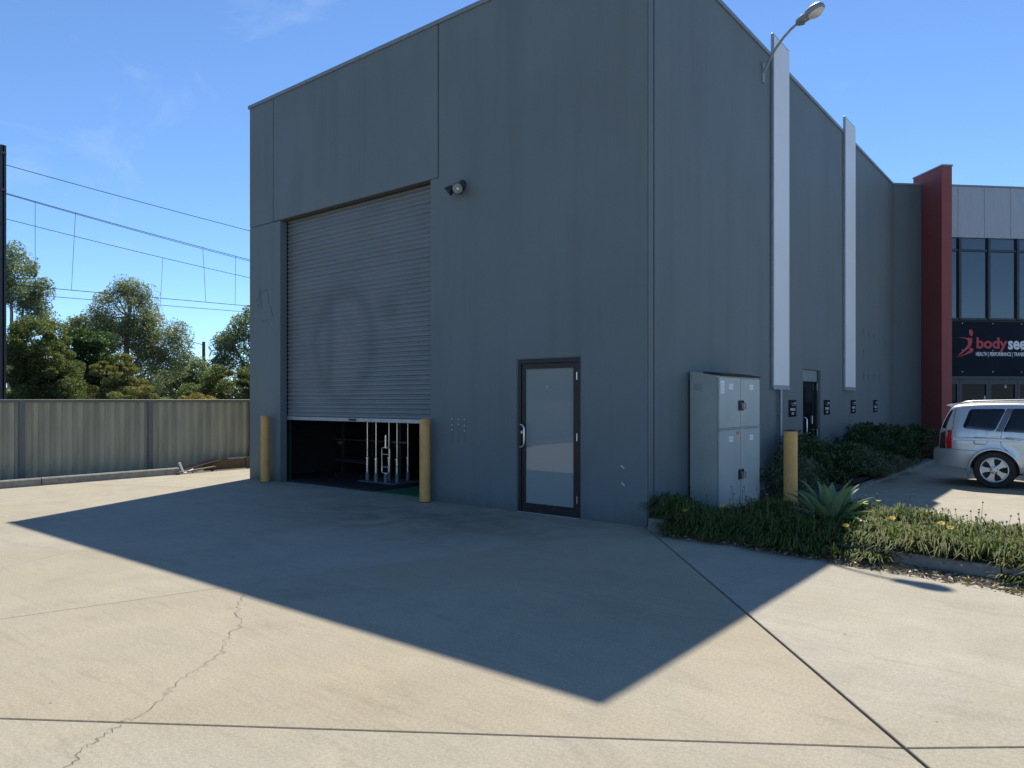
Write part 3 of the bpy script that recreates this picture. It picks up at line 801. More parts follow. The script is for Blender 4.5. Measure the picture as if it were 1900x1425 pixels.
for k in range(4): MB().prism([(-.010, 1.685 + k * .022), (-.001, 1.685 + k * .022), (-.001, 1.698 + k * .022)], 'X', .10, .21).build('louvre', BLACK if k == 9 else CAB, t)

# ------------------------------------------------------------------ the gym behind the shutter
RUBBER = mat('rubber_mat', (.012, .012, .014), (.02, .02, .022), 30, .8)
TURF = mat('green_turf', (.012, .16, .075), (.010, .12, .055), 60, .9, bump=.8, bscale=400)
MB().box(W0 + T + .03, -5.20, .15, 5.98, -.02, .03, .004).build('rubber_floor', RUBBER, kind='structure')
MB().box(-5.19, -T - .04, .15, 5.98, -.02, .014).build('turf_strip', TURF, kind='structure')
BARS = mat('bar_chrome', (.78, .77, .74), None, rough=.25, metal=.9)
STANDM = mat('stand_grey', (.16, .19, .21), None, rough=.5)
bars = [(-6.42, 1.02), (-6.128, .98), (-6.077, 1.25), (-5.668, 1.08), (-5.833, 1.5)]
t = thing('barbell_stand', 'low grey steel floor stand holding upright barbells', 'stand', (-6.0, 1.15, .03))
MB().box(-.52, .50, -.28, .42, 0, .012, .003).build('base_plate', STANDM, t)
for x, y in bars + [(-5.827, .95)]: MB().lathe([(.036, .01), (.036, .165), (.031, .165), (.031, .02)], 16, (x + 6.0, y - 1.15, 0)).build('socket', STANDM, t, 40)
lab = ['leftmost upright barbell in the stand under the shutter', 'second upright barbell from the left in the stand', 'upright barbell showing just behind the looped bar', 'upright barbell right of the looped bar in the stand', 'rearmost upright barbell, half in the dark at the right']
for (x, y), lb in zip(bars, lab):
    t = thing('barbell', lb, 'barbell', (x, y, .045), group='barbells standing in the floor stand')
    MB().lathe([(.0, 0), (.025, .001), (.025, .40)], 14).build('sleeve', BARS, t, 40)
    MB().lathe([(.025, .402), (.036, .404), (.036, .43), (.018, .44)], 14).build('collar', BARS, t, 40)
    MB().lathe([(.014, .44), (.014, 1.76)], 10).build('shaft', BARS, t, 40)
    MB().lathe([(.025, 1.78), (.025, 2.2), (0, 2.2)], 14).build('sleeve', BARS, t, 40)
t = thing('looped_bar', 'chrome looped handle bar standing upright among the barbells', 'bar', (-5.827, .95, .045))
def rr(w, z0, z1, r):
    pts = []
    for cx, cz, a0 in ((w - r, z1 - r, 0), (-w + r, z1 - r, 90), (-w + r, z0 + r, 180), (w - r, z0 + r, 270)):
        pts += [(cx + r * math.cos(R(a0 + k * 22.5)), 0, cz + r * math.sin(R(a0 + k * 22.5))) for k in range(5)]
    return pts + [pts[0]]
MB().tube(rr(.105, .17, .63, .03), .012, 8).build('loop', BARS, t, 50)
for z in (.28, .51): MB().tube([(-.10, 0, z), (.10, 0, z)], .011, 8).build('cross_grip', BARS, t, 50)
MB().tube([(0, 0, 0), (0, 0, .17)], .024, 10).build('sleeve', BARS, t, 50)
MB().tube([(0, 0, .63), (0, 0, .66)], .035, 10).build('collar', BARS, t, 50); MB().tube([(0, 0, .66), (0, 0, .86)], .024, 10).build('sleeve', BARS, t, 50)
t = thing('squat_rack', 'dark squat rack in the gloom behind the shutter', 'rack', (-7.0, 1.95, .03))
DKS = mat('rack_black', (.03, .03, .032), None, rough=.4)
for x in (-1.0, .75):
    for y in (-.25, .55): MB().box(x - .035, x + .035, y - .035, y + .035, 0, 2.4, .004).build('upright', DKS, t)
    MB().box(x - .034, x + .034, -.21, .51, .02, .09, .004).build('foot', DKS, t)
MB().box(-.96, .71, .52, .58, 2.3, 2.37, .004).build('crossbar', DKS, t)
for x in (-1.0, .75): MB().box(x - .03, x + .03, -.36, -.29, .60, .66, .004).build('hook', STANDM, t)
t = thing('racked_barbell', 'dull barbell lying across the dark squat rack', 'barbell', (-7.1, 1.62, .73))
DBAR = mat('worn_bar', (.30, .30, .29), None, rough=.4, metal=.8)
MB().tube([(-.75, 0, 0), (.75, 0, 0)], .014, 10).build('shaft', DBAR, t, 50)
for s in (-1, 1): MB().tube([(s * .75, 0, 0), (s * 1.15, 0, 0)], .025, 10).build('sleeve', DBAR, t, 50); MB().tube([(s * .75, 0, 0), (s * .78, 0, 0)], .036, 10).build('collar', DBAR, t, 50)
t = thing('weight_bench', 'low dark weight bench behind the shutter', 'bench', (-7.3, 1.45, .03))
MB().box(-.5, .5, -.13, .13, .26, .34, .02, 2).build('pad', BLACK, t)
for x in (-.4, .4): MB().box(x - .025, x + .025, -.2, .2, 0, .05, .004).build('foot', DKS, t); MB().box(x - .025, x + .025, -.025, .025, .05, .26).build('leg', DKS, t)

# ------------------------------------------------------------------ foliage helpers
rng = np.random.default_rng(5)
def unit(v): return v / (np.linalg.norm(v, axis=1, keepdims=True) + 1e-9)
def leaf_quads(P, D, Ln, Wd):
    """pointed four-corner blades at P along D"""
    n = len(P); S = unit(np.cross(D, unit(rng.normal(size=(n, 3)))))
    Nn = np.cross(S, D)
    L = Ln * rng.uniform(.65, 1.25, (n, 1)); Wi = Wd * rng.uniform(.7, 1.25, (n, 1))
    fold = Nn * (Wi * .3)
    V = np.stack([P - D * L / 2, P + S * Wi / 2 + fold - D * L * .06, P + D * L / 2, P - S * Wi / 2 + fold - D * L * .06], 1)
    return V.reshape(-1, 3), np.arange(n * 4).reshape(-1, 4)
def clumps(ells, per, cr, flat=.6, shell=.55, dome=False):
    """ells: (cx, cy, cz, rx, ry, rz, count) -> clump centres, leaf positions"""
    C = []
    for cx, cy, cz, rx, ry, rz, k in ells:
        d = unit(rng.normal(size=(k, 3))); r = rng.uniform(shell, 1, (k, 1)) ** .8
        C.append(np.array([cx, cy, cz]) + d * r * np.array([rx, ry, rz]))
    C = np.concatenate(C); n = len(C)
    size = rng.uniform(.55, 1.25, (n, 1, 1))
    off = rng.normal(size=(n, per, 3)); off /= np.maximum(1, np.linalg.norm(off, axis=2, keepdims=True) / 1.5)
    if dome:   # leaves sit on the upper skin of each clump
        off = rng.normal(size=(n, per, 3)); off /= np.linalg.norm(off, axis=2, keepdims=True) + 1e-9
        off[:, :, 2] = off[:, :, 2] * .85 + .12; off *= rng.uniform(.45, 1.15, (n, per, 1)) ** .6
    P = C[:, None, :] + off * np.array([cr, cr, cr * flat]) * size
    return C, P.reshape(-1, 3)

def tree(name, label, cat, base, ells, per, cr, Ln, Wd, lm, bark, droop=0., trunk_r=.14, forks=3, flat=.6, shell=.55, group=None, limbs=14, dome=False):
    t = thing(name, label, cat, (base[0], base[1], -.08), group=group)
    C, P = clumps(ells, per, cr, flat, shell, dome)
    D = rng.normal(size=(len(P), 3)); D[:, 2] = D[:, 2] * .7 - droop; D = unit(D)
    V, F = leaf_quads(P, D, Ln, Wd)
    top = max(e[2] for e in ells); low = min(e[2] - e[5] for e in ells)
    mb = MB(); fz = max(.35, low * .7)
    lean = rnd.uniform(-.25, .25)
    stems = []
    for k in range(forks):
        a = 2 * math.pi * k / forks + rnd.uniform(-.5, .5); s = rnd.uniform(.25, .6)
        e = ells[k % len(ells)]
        q = (e[0] * s + math.cos(a) * .15, e[1] * s + math.sin(a) * .15, fz + (e[2] - fz) * .55)
        r = (e[0] + rnd.uniform(-.2, .2) * e[3], e[1] + rnd.uniform(-.2, .2) * e[4], e[2] + e[5] * .35)
        mb.tube([(lean * .1, 0, 0), (lean * .3 + math.cos(a) * .05, math.sin(a) * .05, fz * .7), q, r], [trunk_r, trunk_r * .8, trunk_r * .45, trunk_r * .12], 7)
        stems += [Vector(q), (Vector(q) + Vector(r)) / 2]
    for c in C[rng.choice(len(C), min(limbs, len(C)), replace=False)]:
        c = Vector(c); s = min(stems, key=lambda v: (v - c).length)
        m2 = (s + c) / 2 + Vector((0, 0, -.12 * (c - s).length))
        mb.tube([s, m2, c], [trunk_r * .32, trunk_r * .2, trunk_r * .06], 5)
    mb.build('trunk', bark, t, 60)
    mesh_np('crown', V, F, lm, t)
    return t

GUM = leafmat('gum_leaf', (.14, .17, .115), (.23, .25, .165), (.36, .28, .17), .42)
GUMB = leafmat('gum_leaf_bluish', (.13, .165, .125), (.21, .24, .165), None, .42)
WATT = leafmat('wattle_leaf', (.062, .092, .042), (.13, .155, .06), (.27, .25, .085), .42)
DARKL = leafmat('dark_leaf', (.035, .070, .030), (.08, .125, .045), None, .35)
OLIVE = leafmat('olive_leaf', (.11, .12, .045), (.20, .19, .07), (.28, .24, .1), .42)
GOLD = leafmat('golden_leaf', (.22, .16, .045), (.30, .21, .06), None, .35)
LIME = leafmat('lime_leaf', (.12, .17, .03), (.20, .25, .05), None, .4)
BARK = mat('bark', (.22, .18, .14), (.12, .10, .08), 8, .9, bump=.5, bscale=20, stretch=(1, 1, .2))
PALEB = mat('pale_bark', (.36, .31, .26), (.24, .21, .18), 6, .85, bump=.3, bscale=15, stretch=(1, 1, .3))
GR = 'trees beyond the fence'
# big spreading gum in the middle of the gap
tree('gum_tree', 'large airy gum tree with bronze leaf tips behind the overhead wires', 'tree', (-39.45, 10.85),
     [(0, 0, 6.6, 1.8, 1.8, 1.5, 40), (-1.3, -1.0, 5.3, 1.3, 1.5, 1.3, 28), (1.5, 1.3, 5.2, 1.2, 1.4, 1.5, 32), (.3, .2, 7.6, 1.0, 1.0, .7, 18), (1.2, .9, 3.5, 1.2, 1.2, 1.1, 20), (-.9, -.7, 3.4, 1.2, 1.2, 1.0, 16), (2.2, 1.8, 4.3, .7, .7, 1.3, 14), (-2.1, -1.6, 5.5, .7, .7, .8, 11), (0, 0, 4.5, 1.6, 1.6, 1.0, 20), (.6, .4, 5.6, 1.3, 1.3, .9, 16)],
     215, .42, .16, .05, GUM, PALEB, .5, .2, 4, .9, .45, GR, 44)
tree('gum_tree', 'tall bluish gum tree at the far left, half hidden by the rail mast', 'tree', (-37.6, 4.64),
     [(0, 0, 8.0, 1.1, 1.1, 1.1, 18), (.7, .5, 6.9, .9, .9, .8, 13), (-.8, -.6, 7.2, 1.1, 1.0, 1.3, 14), (1.0, .8, 6.1, .45, .45, .4, 5), (-1.6, -1.1, 6.0, 1.2, 1.0, 1.2, 12)],
     280, .36, .15, .055, GUMB, PALEB, .6, .16, 3, .95, .4, GR, 24)
tree('wattle_tree', 'dense dark wattle tree with golden tips nearest the rail mast', 'tree', (-25.2, 1.73),
     [(-.1, -.1, 3.2, 1.15, 1.25, 1.35, 60), (.45, .35, 2.0, 1.1, 1.1, 1.3, 46), (-.6, -.5, 2.2, 1.1, 1.1, 1.6, 46), (.7, .6, 1.1, .7, .8, 1.0, 22), (0, 0, 1.2, 1.1, 1.2, 1.2, 30)],
     520, .31, .085, .038, WATT, BARK, -.2, .14, 3, 1.0, .5, GR, 14, True)
tree('wattle_tree', 'dense dark wattle tree left of the rail mast', 'tree', (-27.3, .04),
     [(0, 0, 3.4, 1.3, 1.4, 1.4, 44), (0, 0, 2.0, 1.5, 1.5, 1.8, 50)], 300, .34, .10, .042, WATT, BARK, -.2, .14, 3, .75, .7, GR, 10, True)
tree('broadleaf_tree', 'deep green broad-leaved tree between the wattle and the airy gum', 'tree', (-27.0, 4.12),
     [(0, 0, 3.3, .9, .95, 1.1, 30), (.3, .2, 2.0, 1.0, 1.0, 1.4, 32), (-.2, -.2, 1.2, 1.0, 1.0, 1.2, 24)], 330, .30, .13, .075, DARKL, BARK, .3, .14, 3, .55, .6, GR, 10)
tree('tea_tree', 'olive tea tree with a loose rounded crown just beyond the fence', 'tree', (-21.0, 2.56),
     [(0, 0, 2.55, .62, .65, .75, 24), (.25, .2, 1.6, .75, .75, .9, 28), (-.3, -.25, 1.3, .6, .6, 1.0, 20)], 480, .22, .075, .026, OLIVE, BARK, -.4, .07, 4, .6, .5, GR, 16, True)
tree('low_shrub', 'low olive shrub spreading at the foot of the tea tree', 'shrub', (-19.28, 2.66),
     [(0, 0, 1.3, .62, .65, .85, 30), (-.5, -.5, 1.1, .5, .5, .7, 16)], 360, .2, .07, .026, OLIVE, BARK, -.3, .05, 4, .6, .6, GR, 8, True)
tree('gum_tree', 'gum tree cut off by the left edge of the warehouse', 'tree', (-30.4, 13.3),
     [(0, 0, 5.35, 1.2, 1.2, 1.0, 20), (-.8, -.6, 4.4, .9, .9, .9, 16), (.8, .6, 4.5, 1.2, 1.2, 1.0, 16), (-1.0, -.8, 3.3, .6, .6, .4, 7), (.2, .2, 3.2, 1.2, 1.2, .7, 12)],
     260, .32, .14, .06, GUMB, BARK, .4, .15, 3, .9, .45, GR, 20)
tree('wattle_tree', 'low spreading dark wattle beside the warehouse edge', 'tree', (-23.5, 8.2),
     [(0, 0, 2.0, 1.2, 1.2, 1.1, 40), (-.9, -.7, 1.6, .9, .9, 1.0, 26), (.9, .8, 1.8, 1.0, 1.0, 1.2, 26)], 360, .30, .09, .04, WATT, BARK, -.2, .12, 3, .75, .65, GR, 10, True)
tree('sapling', 'thin pale sapling tops rising behind the dense wattle', 'tree', (-42.0, 8.2),
     [(-.4, -.3, 6.2, .55, .55, .75, 8), (.7, .6, 5.8, .55, .55, .7, 8), (0, 0, 4.8, 1.0, 1.0, .8, 12)], 120, .32, .18, .06, GUMB, PALEB, .5, .07, 3, .6, .3, GR, 14)
tree('low_shrub', 'golden brown shrub showing above the fence rail', 'shrub', (-16.9, 3.3),
     [(0, 0, 1.2, .55, .62, .58, 40)], 170, .13, .10, .03, GOLD, BARK, -.5, .04, 4, .9, .6, None, 8)
tree('low_shrub', 'small lime green leafy shrub left of the golden brown shrub', 'shrub', (-17.1, 2.45),
     [(0, 0, 1.35, .26, .26, .36, 14)], 90, .12, .12, .06, LIME, BARK, 0, .03, 3, .9, .5, None, 6)
tree('gum_tree', 'far grey green tree between the airy gum and the lamp pole', 'tree', (-40.5, 15.1),
     [(0, 0, 3.2, 1.2, 1.2, 1.1, 20), (.8, .7, 2.4, 1.3, 1.3, 1.3, 20), (-1, -.8, 2.2, 1.2, 1.2, 1.2, 18)], 160, .4, .2, .08, GUMB, BARK, .3, .12, 3, .6, .5, GR, 10)
for k, (x, y, h) in enumerate(((-16.5, -18.5, 6.5), (-15.5, -24, 5.8), (-20, -30, 8.))):
    tree('gum_tree', ('gum tree along the fence, mirrored in the top of the glass door', 'lower gum tree along the fence, mirrored left in the glass door', 'tall gum tree far behind the fence, mirrored in the glass door')[k], 'tree', (x, y),
         [(0, 0, h * .7, 2.2, 2.4, 1.8, 26), (.5, 1.6, h * .4, 1.8, 1.8, 1.8, 26), (-.4, -1.6, h * .4, 1.8, 1.8, 1.8, 26), (0, 0, 1.5, 1.8, 2.6, 1.4, 30)], 120, .55, .28, .12, GUM, BARK, .4, .18, 3, .6, .4, GR, 14)
# far wood that closes the view
e = []
for k in range(46):
    a = -9 + k * 1.05
    e.append((-62 + a * .78 + rnd.uniform(-3, 3), 8 + a * .9 + rnd.uniform(-2, 2), rnd.uniform(.5, 1.6), 2.2, 2.2, 1.7, 9))
C, P = clumps(e, 90, .7, .6, .5)
V, F = leaf_quads(P, unit(rng.normal(size=(len(P), 3))), .42, .2)
o = mesh_np('far_wood', V, F, leafmat('far_leaf', (.06, .085, .05), (.10, .12, .07), None, .3), None, 'stuff')
tag(o, 'distant grey green belt of trees along the horizon beyond the railway', 'trees')

# ------------------------------------------------------------------ railway overhead
MASTM = mat('mast_steel', (.055, .06, .07), (.09, .085, .08), 6, .6, .2)
t = thing('rail_mast', 'dark steel rail mast at the left edge carrying overhead wires', 'mast', (-21.50, -.44, -.08))
MB().box(-.09, .09, -.02, .02, 0, 9.3, .002).box(-.09, -.07, -.08, .08, 0, 9.3, .002).box(.07, .09, -.08, .08, 0, 9.3, .002).build('post', MASTM, t)
for z in (9.0, 7.9): MB().box(.091, .17, -.06, .06, z, z + .06, .002).build('bracket', MASTM, t)
MB().box(-.06, .2, .0, .04, 6.9, 6.96).build('bracket', MASTM, t)
MB().box(-3.9, .0, -.03, .03, 8.05, 8.16).build('cantilever_arm', MASTM, t)
MB().box(-.35, .35, -.35, .35, -.3, .25, .01).build('footing', KERBM, t)
WIRE = mat('wire', (.035, .035, .04), None, rough=.7)
def para(z0, zs, ys, ym=29.):
    k = (z0 - zs) / ((ym + .4) ** 2 - (ym - ys) ** 2); zm = z0 - k * (ym + .4) ** 2
    def f(y):
        if y < -.4: y = -.8 - y
        return zm + k * (y - ym) ** 2
    return f
def wire(name, label, x, fn, r, drops=(), low=None):
    t = thing(name, label, 'wire', (x, 0, 0), group='railway overhead wires')
    ys = list(np.arange(-28, -.4, 2.)) + list(np.arange(-.4, 58.5, 1.5))
    MB().tube([(0, y, fn(y)) for y in ys], r, 5).build('strand', WIRE, t, 60)
    for y, dy in drops: MB().tube([(0, y, fn(y)), (0, y + dy, low(y))], .007, 4).build('dropper', WIRE, t, 60)
c1 = lambda y: 5.06 + .019 * max(0, y if y < 12 else 12) * 1.0
c2 = lambda y: 5.25 + .022 * max(0, y if y < 12 else 12) * 1.0
f1 = para(7.83, 7.02, 7.81); f1b = para(7.81, 6.97, 7.81); f2 = para(7.98, 7.02, 10.1)
wire('feeder_wire', 'topmost single overhead wire, above all the others', -21.5, para(8.66, 8.13, 7.81), .011)
wire('catenary_wire', 'upper strand of the doubled overhead wire under the topmost', -21.58, f1, .011, [(.46, .0), (1.61, -.12), (5.92, .12), (7.24, -.02)], c1)
wire('catenary_wire', 'lower strand of the doubled overhead wire under the topmost', -21.6, f1b, .009)
wire('contact_wire', 'upper of the two low nearly level overhead wires', -21.58, c1, .011)
wire('catenary_wire', 'third sloping overhead wire, below the doubled pair', -25.38, f2, .011, [(.78, 0), (6.26, -.1)], c2)
wire('contact_wire', 'lowest nearly level overhead wire, crossing behind the airy gum', -25.38, c2, .011)
t = thing('street_lamp', 'far wooden lamp pole with a small lantern arm between the trees', 'lamp', (-62.7, 28.06, -.08))
MB().tube([(0, 0, 0), (0, 0, 7.2)], [.2, .15], 10).build('pole', MASTM, t, 50)
MB().tube([(0, 0, 6.9), (-.6, -.8, 7.15), (-.9, -1.1, 7.2)], .04, 6).build('arm', GALV, t); MB().box(-1.3, -.85, -1.5, -1.0, 7.12, 7.24, .02).build('lantern', GALV, t)

# ------------------------------------------------------------------ garden planting
GAZ = leafmat('gazania_leaf', (.055, .090, .022), (.10, .14, .034), (.17, .18, .06), .25, .65, .15, (.17, .155, .062))
GAZD = leafmat('gazania_leaf_dry', (.23, .17, .09), (.32, .25, .14), None, .25)
def inside(x, y, poly):
    c = False; n = len(poly)
    for i in range(n):
        x1, y1 = poly[i]; x2, y2 = poly[i - 1]
        if (y1 > y) != (y2 > y) and x < (x2 - x1) * (y - y1) / (y2 - y1) + x1: c = not c
    return c
def blades(bases, normals, per, L0, L1, w, lift, scale=None):
    """arching strap leaves: three segments each"""
    n = len(bases) * per
    B = np.repeat(bases, per, 0) + rng.normal(size=(n, 3)) * np.array([.022, .022, .004])
    a = rng.uniform(0, 2 * math.pi, n); out = np.stack([np.cos(a), np.sin(a), np.zeros(n)], 1) + np.repeat(normals, per, 0)
    out[:, 2] = 0; out = unit(out)
    L = rng.uniform(L0, L1, (n, 1))
    if scale is not None: L = L * np.repeat(scale, per)[:, None]
    up = np.clip(rng.normal(lift, .28, (n, 1)), .12, 1.35)
    side = np.stack([-out[:, 1], out[:, 0], np.zeros(n)], 1) * (w * rng.uniform(.7, 1.3, (n, 1)))
    rows = []
    for s, ww in ((0, .45), (.4, .95), (.75, .9), (1.0, .08)):
        bend = up * (1 - .85 * s * s)
        p = B + out * L * s * np.cos(up) * (.75 + .35 * s) + np.array([0, 0, 1]) * (L * s * np.sin(bend))
        rows += [p - side * ww / 2, p + side * ww / 2]
    V = np.stack(rows, 1).reshape(-1, 3)
    q = np.arange(n)[:, None] * 8
    F = np.concatenate([q + np.array([[0, 1, 3, 2]]), q + np.array([[2, 3, 5, 4]]), q + np.array([[4, 5, 7, 6]])], 0)
    return V, F
bs, nm = [], []
tries = 0
while len(bs) < 2000 and tries < 60000:
    tries += 1
    x, y = rnd.uniform(.02, 8.5), rnd.uniform(-1.3, 1.9)
    ok = inside(x, y, bedpoly)
    yk = ky(x); over = yk - (.22 if x < 2.7 else .12) < y < yk + .14 and x > .34
    if over and (2.72 < x < 3.62): over = y > yk + .1
    if not (ok or over): continue
    if y > 1.5 or (y > .7 and x < 1.0) or (.0 < x < .45 and .98 < y): continue
    if (x - 1.95) ** 2 + (y - .40) ** 2 < .03: continue
    if x > 5.5 and rnd.random() < .5: continue
    if x < .30 and y < .10: continue
    z = .09 if ok else (.13 if y > yk else .04)
    bs.append((x, y, z + (.03 + .07 * (math.sin(x * 4.1 + y * 3.3) + 1) * .5 if ok else 0))); nm.append((0, -.9 if y < yk + .3 else 0, 0))
bs, nm = np.array(bs), np.array(nm)
hs = np.array([(.45 + .75 * (.5 + .5 * math.sin(5.3 * x + 2.1 * math.sin(3.7 * y))) * (.55 + .45 * math.sin(7.1 * y + 2.9 * x))) for x, y, z in bs]) * rng.uniform(.7, 1.35, len(bs))
hs = np.clip(hs + .36, .72, 1.5) * np.where(bs[:, 1] < np.array([ky(v) for v in bs[:, 0]]), np.where(bs[:, 0] < 2.7, .85, .6), 1.)
V, F = blades(bs, nm, 22, .16, .36, .0125, .88, hs)
o = mesh_np('ground_cover', V, F, GAZ, None, 'stuff'); tag(o, 'green strappy daisy ground cover spilling over the bed kerb', 'ground cover')
sel = rng.choice(len(bs), 800, replace=False)
V, F = blades(bs[sel] - np.array([0, .03, .05]), nm[sel], 6, .10, .24, .011, .38)
o = mesh_np('dry_leaves', V, F, GAZD, None, 'stuff'); tag(o, 'straw coloured dead leaves under the green ground cover', 'dead leaves')
# litter in the gutter
n = 5200
x = rng.uniform(.5, 6, n); x = np.where(rng.uniform(size=n) < .5, rng.uniform(2.2, 4.2, n), x)
kyv = np.array([ky(v) for v in x]); y = kyv - np.minimum(np.abs(rng.normal(0, .13, n)), .33) - .01
P = np.stack([x, y, rng.uniform(.004, .03, n)], 1); D = rng.normal(size=(n, 3)); D[:, 2] *= .25
V, F = leaf_quads(P, unit(D), .07, .02); V[:, 2] = np.maximum(V[:, 2], .003)
o = mesh_np('leaf_litter', V, F, leafmat('litter', (.20, .15, .10), (.34, .28, .20), (.45, .38, .30), .1), None, 'stuff'); tag(o, 'dry brown leaf litter along the foot of the bed kerb', 'leaf litter')

# seed heads on thin stalks standing out of the ground cover
mb = MB()
for k in range(170):
    i = rnd.randrange(len(bs)); x, y, z = bs[i]
    if x < .4: continue
    hgt = rnd.uniform(.22, .38); dx, dy = rnd.uniform(-.05, .05), rnd.uniform(-.05, .05)
    mb.tube([(x, y, z), (x + dx * .4, y + dy * .4, z + hgt * .6), (x + dx, y + dy, z + hgt)], .0022, 4)
    mb.lathe([(0, -.010), (.008, -.004), (.009, .004), (0, .010)], 6, (x + dx, y + dy, z + hgt))
o = mb.build('seed_heads', mat('seed_head', (.09, .075, .045), (.16, .14, .07), 30, .8), kind='stuff'); tag(o, 'tiny brown seed heads on thin stalks above the ground cover', 'seed heads')

# agave
AG = mat('agave_leaf', (.17, .27, .14), (.22, .33, .17), 5, .45, stretch=(1, 1, .3))
n_, l_, p_ = nodes(AG); tr = n_.new('ShaderNodeBsdfTranslucent'); tr.inputs[0].default_value = (.30, .46, .08, 1); mx = n_.new('ShaderNodeMixShader'); mx.inputs[0].default_value = .3
l_.new(p_.outputs[0], mx.inputs[1]); l_.new(tr.outputs[0], mx.inputs[2]); l_.new(mx.outputs[0], n_['Material Output'].inputs[0])
t = thing('agave', 'spiky pale green agave rosette in the bed beside the yellow bollard', 'plant', (1.98, .42, .14))
for k in range(24):
    a = k * 2.39996 + rnd.uniform(-.12, .12); f = k / 23
    pitch = R(80 - 62 * f + rnd.uniform(-7, 7)); L = .44 + .13 * math.sin(math.pi * min(1, f * .75 + .22)) + rnd.uniform(-.05, .05)
    d = Vector((math.cos(a), math.sin(a), 0)); s = Vector((-math.sin(a), math.cos(a), 0))
    rows = []
    for q, w, th in ((0, .036, .024), (.2, .040, .018), (.42, .060, .012), (.62, .057, .009), (.82, .031, .006), (.94, .012, .004), (1, .001, .001)):
        c = d * (.03 + L * q * math.cos(pitch - .22 * q * q)) + Vector((0, 0, .03 + L * q * math.sin(max(pitch - .22 * q * q, .04))))
        up = (Vector((0, 0, 1)) * math.cos(pitch) - d * math.sin(pitch))
        rows.append([c - s * w + up * w * .4, c - s * w * .5 + up * w * .08, c, c + s * w * .5 + up * w * .08, c + s * w + up * w * .4, c + s * w * .5 - up * th, c - up * th * 1.4, c - s * w * .5 - up * th])
    MB().grid(rows, True, True, True).build('leaf', AG, t, 60)

# yellow daisies
PET = leafmat('petal', (.85, .52, .01), (.88, .58, .02), None, .3); STEM = mat('stem', (.10, .14, .05), None, rough=.6); EYE = mat('flower_eye', (.35, .2, .02), None, rough=.8); PALEF = leafmat('pale_petal', (.50, .50, .16), (.55, .53, .2), None, .4)
fl = [(.62, -.30, .30, 'yellow daisy low in the ground cover nearest the warehouse corner', 0), (.98, -.10, .36, 'yellow daisy in front of the cabinet doors', 0), (2.32, -.28, .31, 'yellow daisy below the agave', 0), (2.62, .30, .34, 'small yellow daisy on the crest right of the agave', 0), (3.08, .13, .36, 'brightest yellow daisy farthest right on the ground cover', 0), (3.15, .16, .32, 'yellow daisy tucked under the brightest one', 0), (2.42, .62, .46, 'pale spent daisy on a tall stalk beside the agave tips', 1), (2.30, .60, .42, 'brownish spent daisy left of the pale one on a tall stalk', 1)]
for x, y, z, lb, sp in fl:
    t = thing('daisy', lb, 'flower', (x, y, .09), group='daisies in the ground cover')
    h = z - .09; MB().tube([(0, .03, 0), (.005, .01, h * .6), (0, 0, h)], .004, 5).build('stem', STEM, t)
    tl = Vector((.1, -.35, .9)).normalized() if not sp else Vector((0, 0, 1)); ux = tl.orthogonal().normalized(); uy = tl.cross(ux)
    P = [];
    pet = MB(); r = .036 if not sp else .03
    for k in range(14):
        a = 2 * math.pi * k / 14; c, s = math.cos(a), math.sin(a); c2, s2 = math.cos(a + .2), math.sin(a + .2); c0, s0 = math.cos(a - .2), math.sin(a - .2); o = Vector((0, 0, h))
        up = .25 if not sp else .8
        pet.face([o + (ux * c + uy * s) * .008, o + (ux * c0 + uy * s0) * r * .7 + tl * r * up * .5, o + (ux * c + uy * s) * r + tl * r * up * .6, o + (ux * c2 + uy * s2) * r * .7 + tl * r * up * .5])
    pet.build('petals', PALEF if sp else PET, t, fix=False)
    ey = MB().lathe([(0, .008), (.007, .006), (.010, 0)], 10); 
    for v in ey.bm.verts: v.co = Vector((0, 0, h)) + ux * v.co.x + uy * v.co.y + tl * v.co.z
    ey.build('eye', EYE, t)

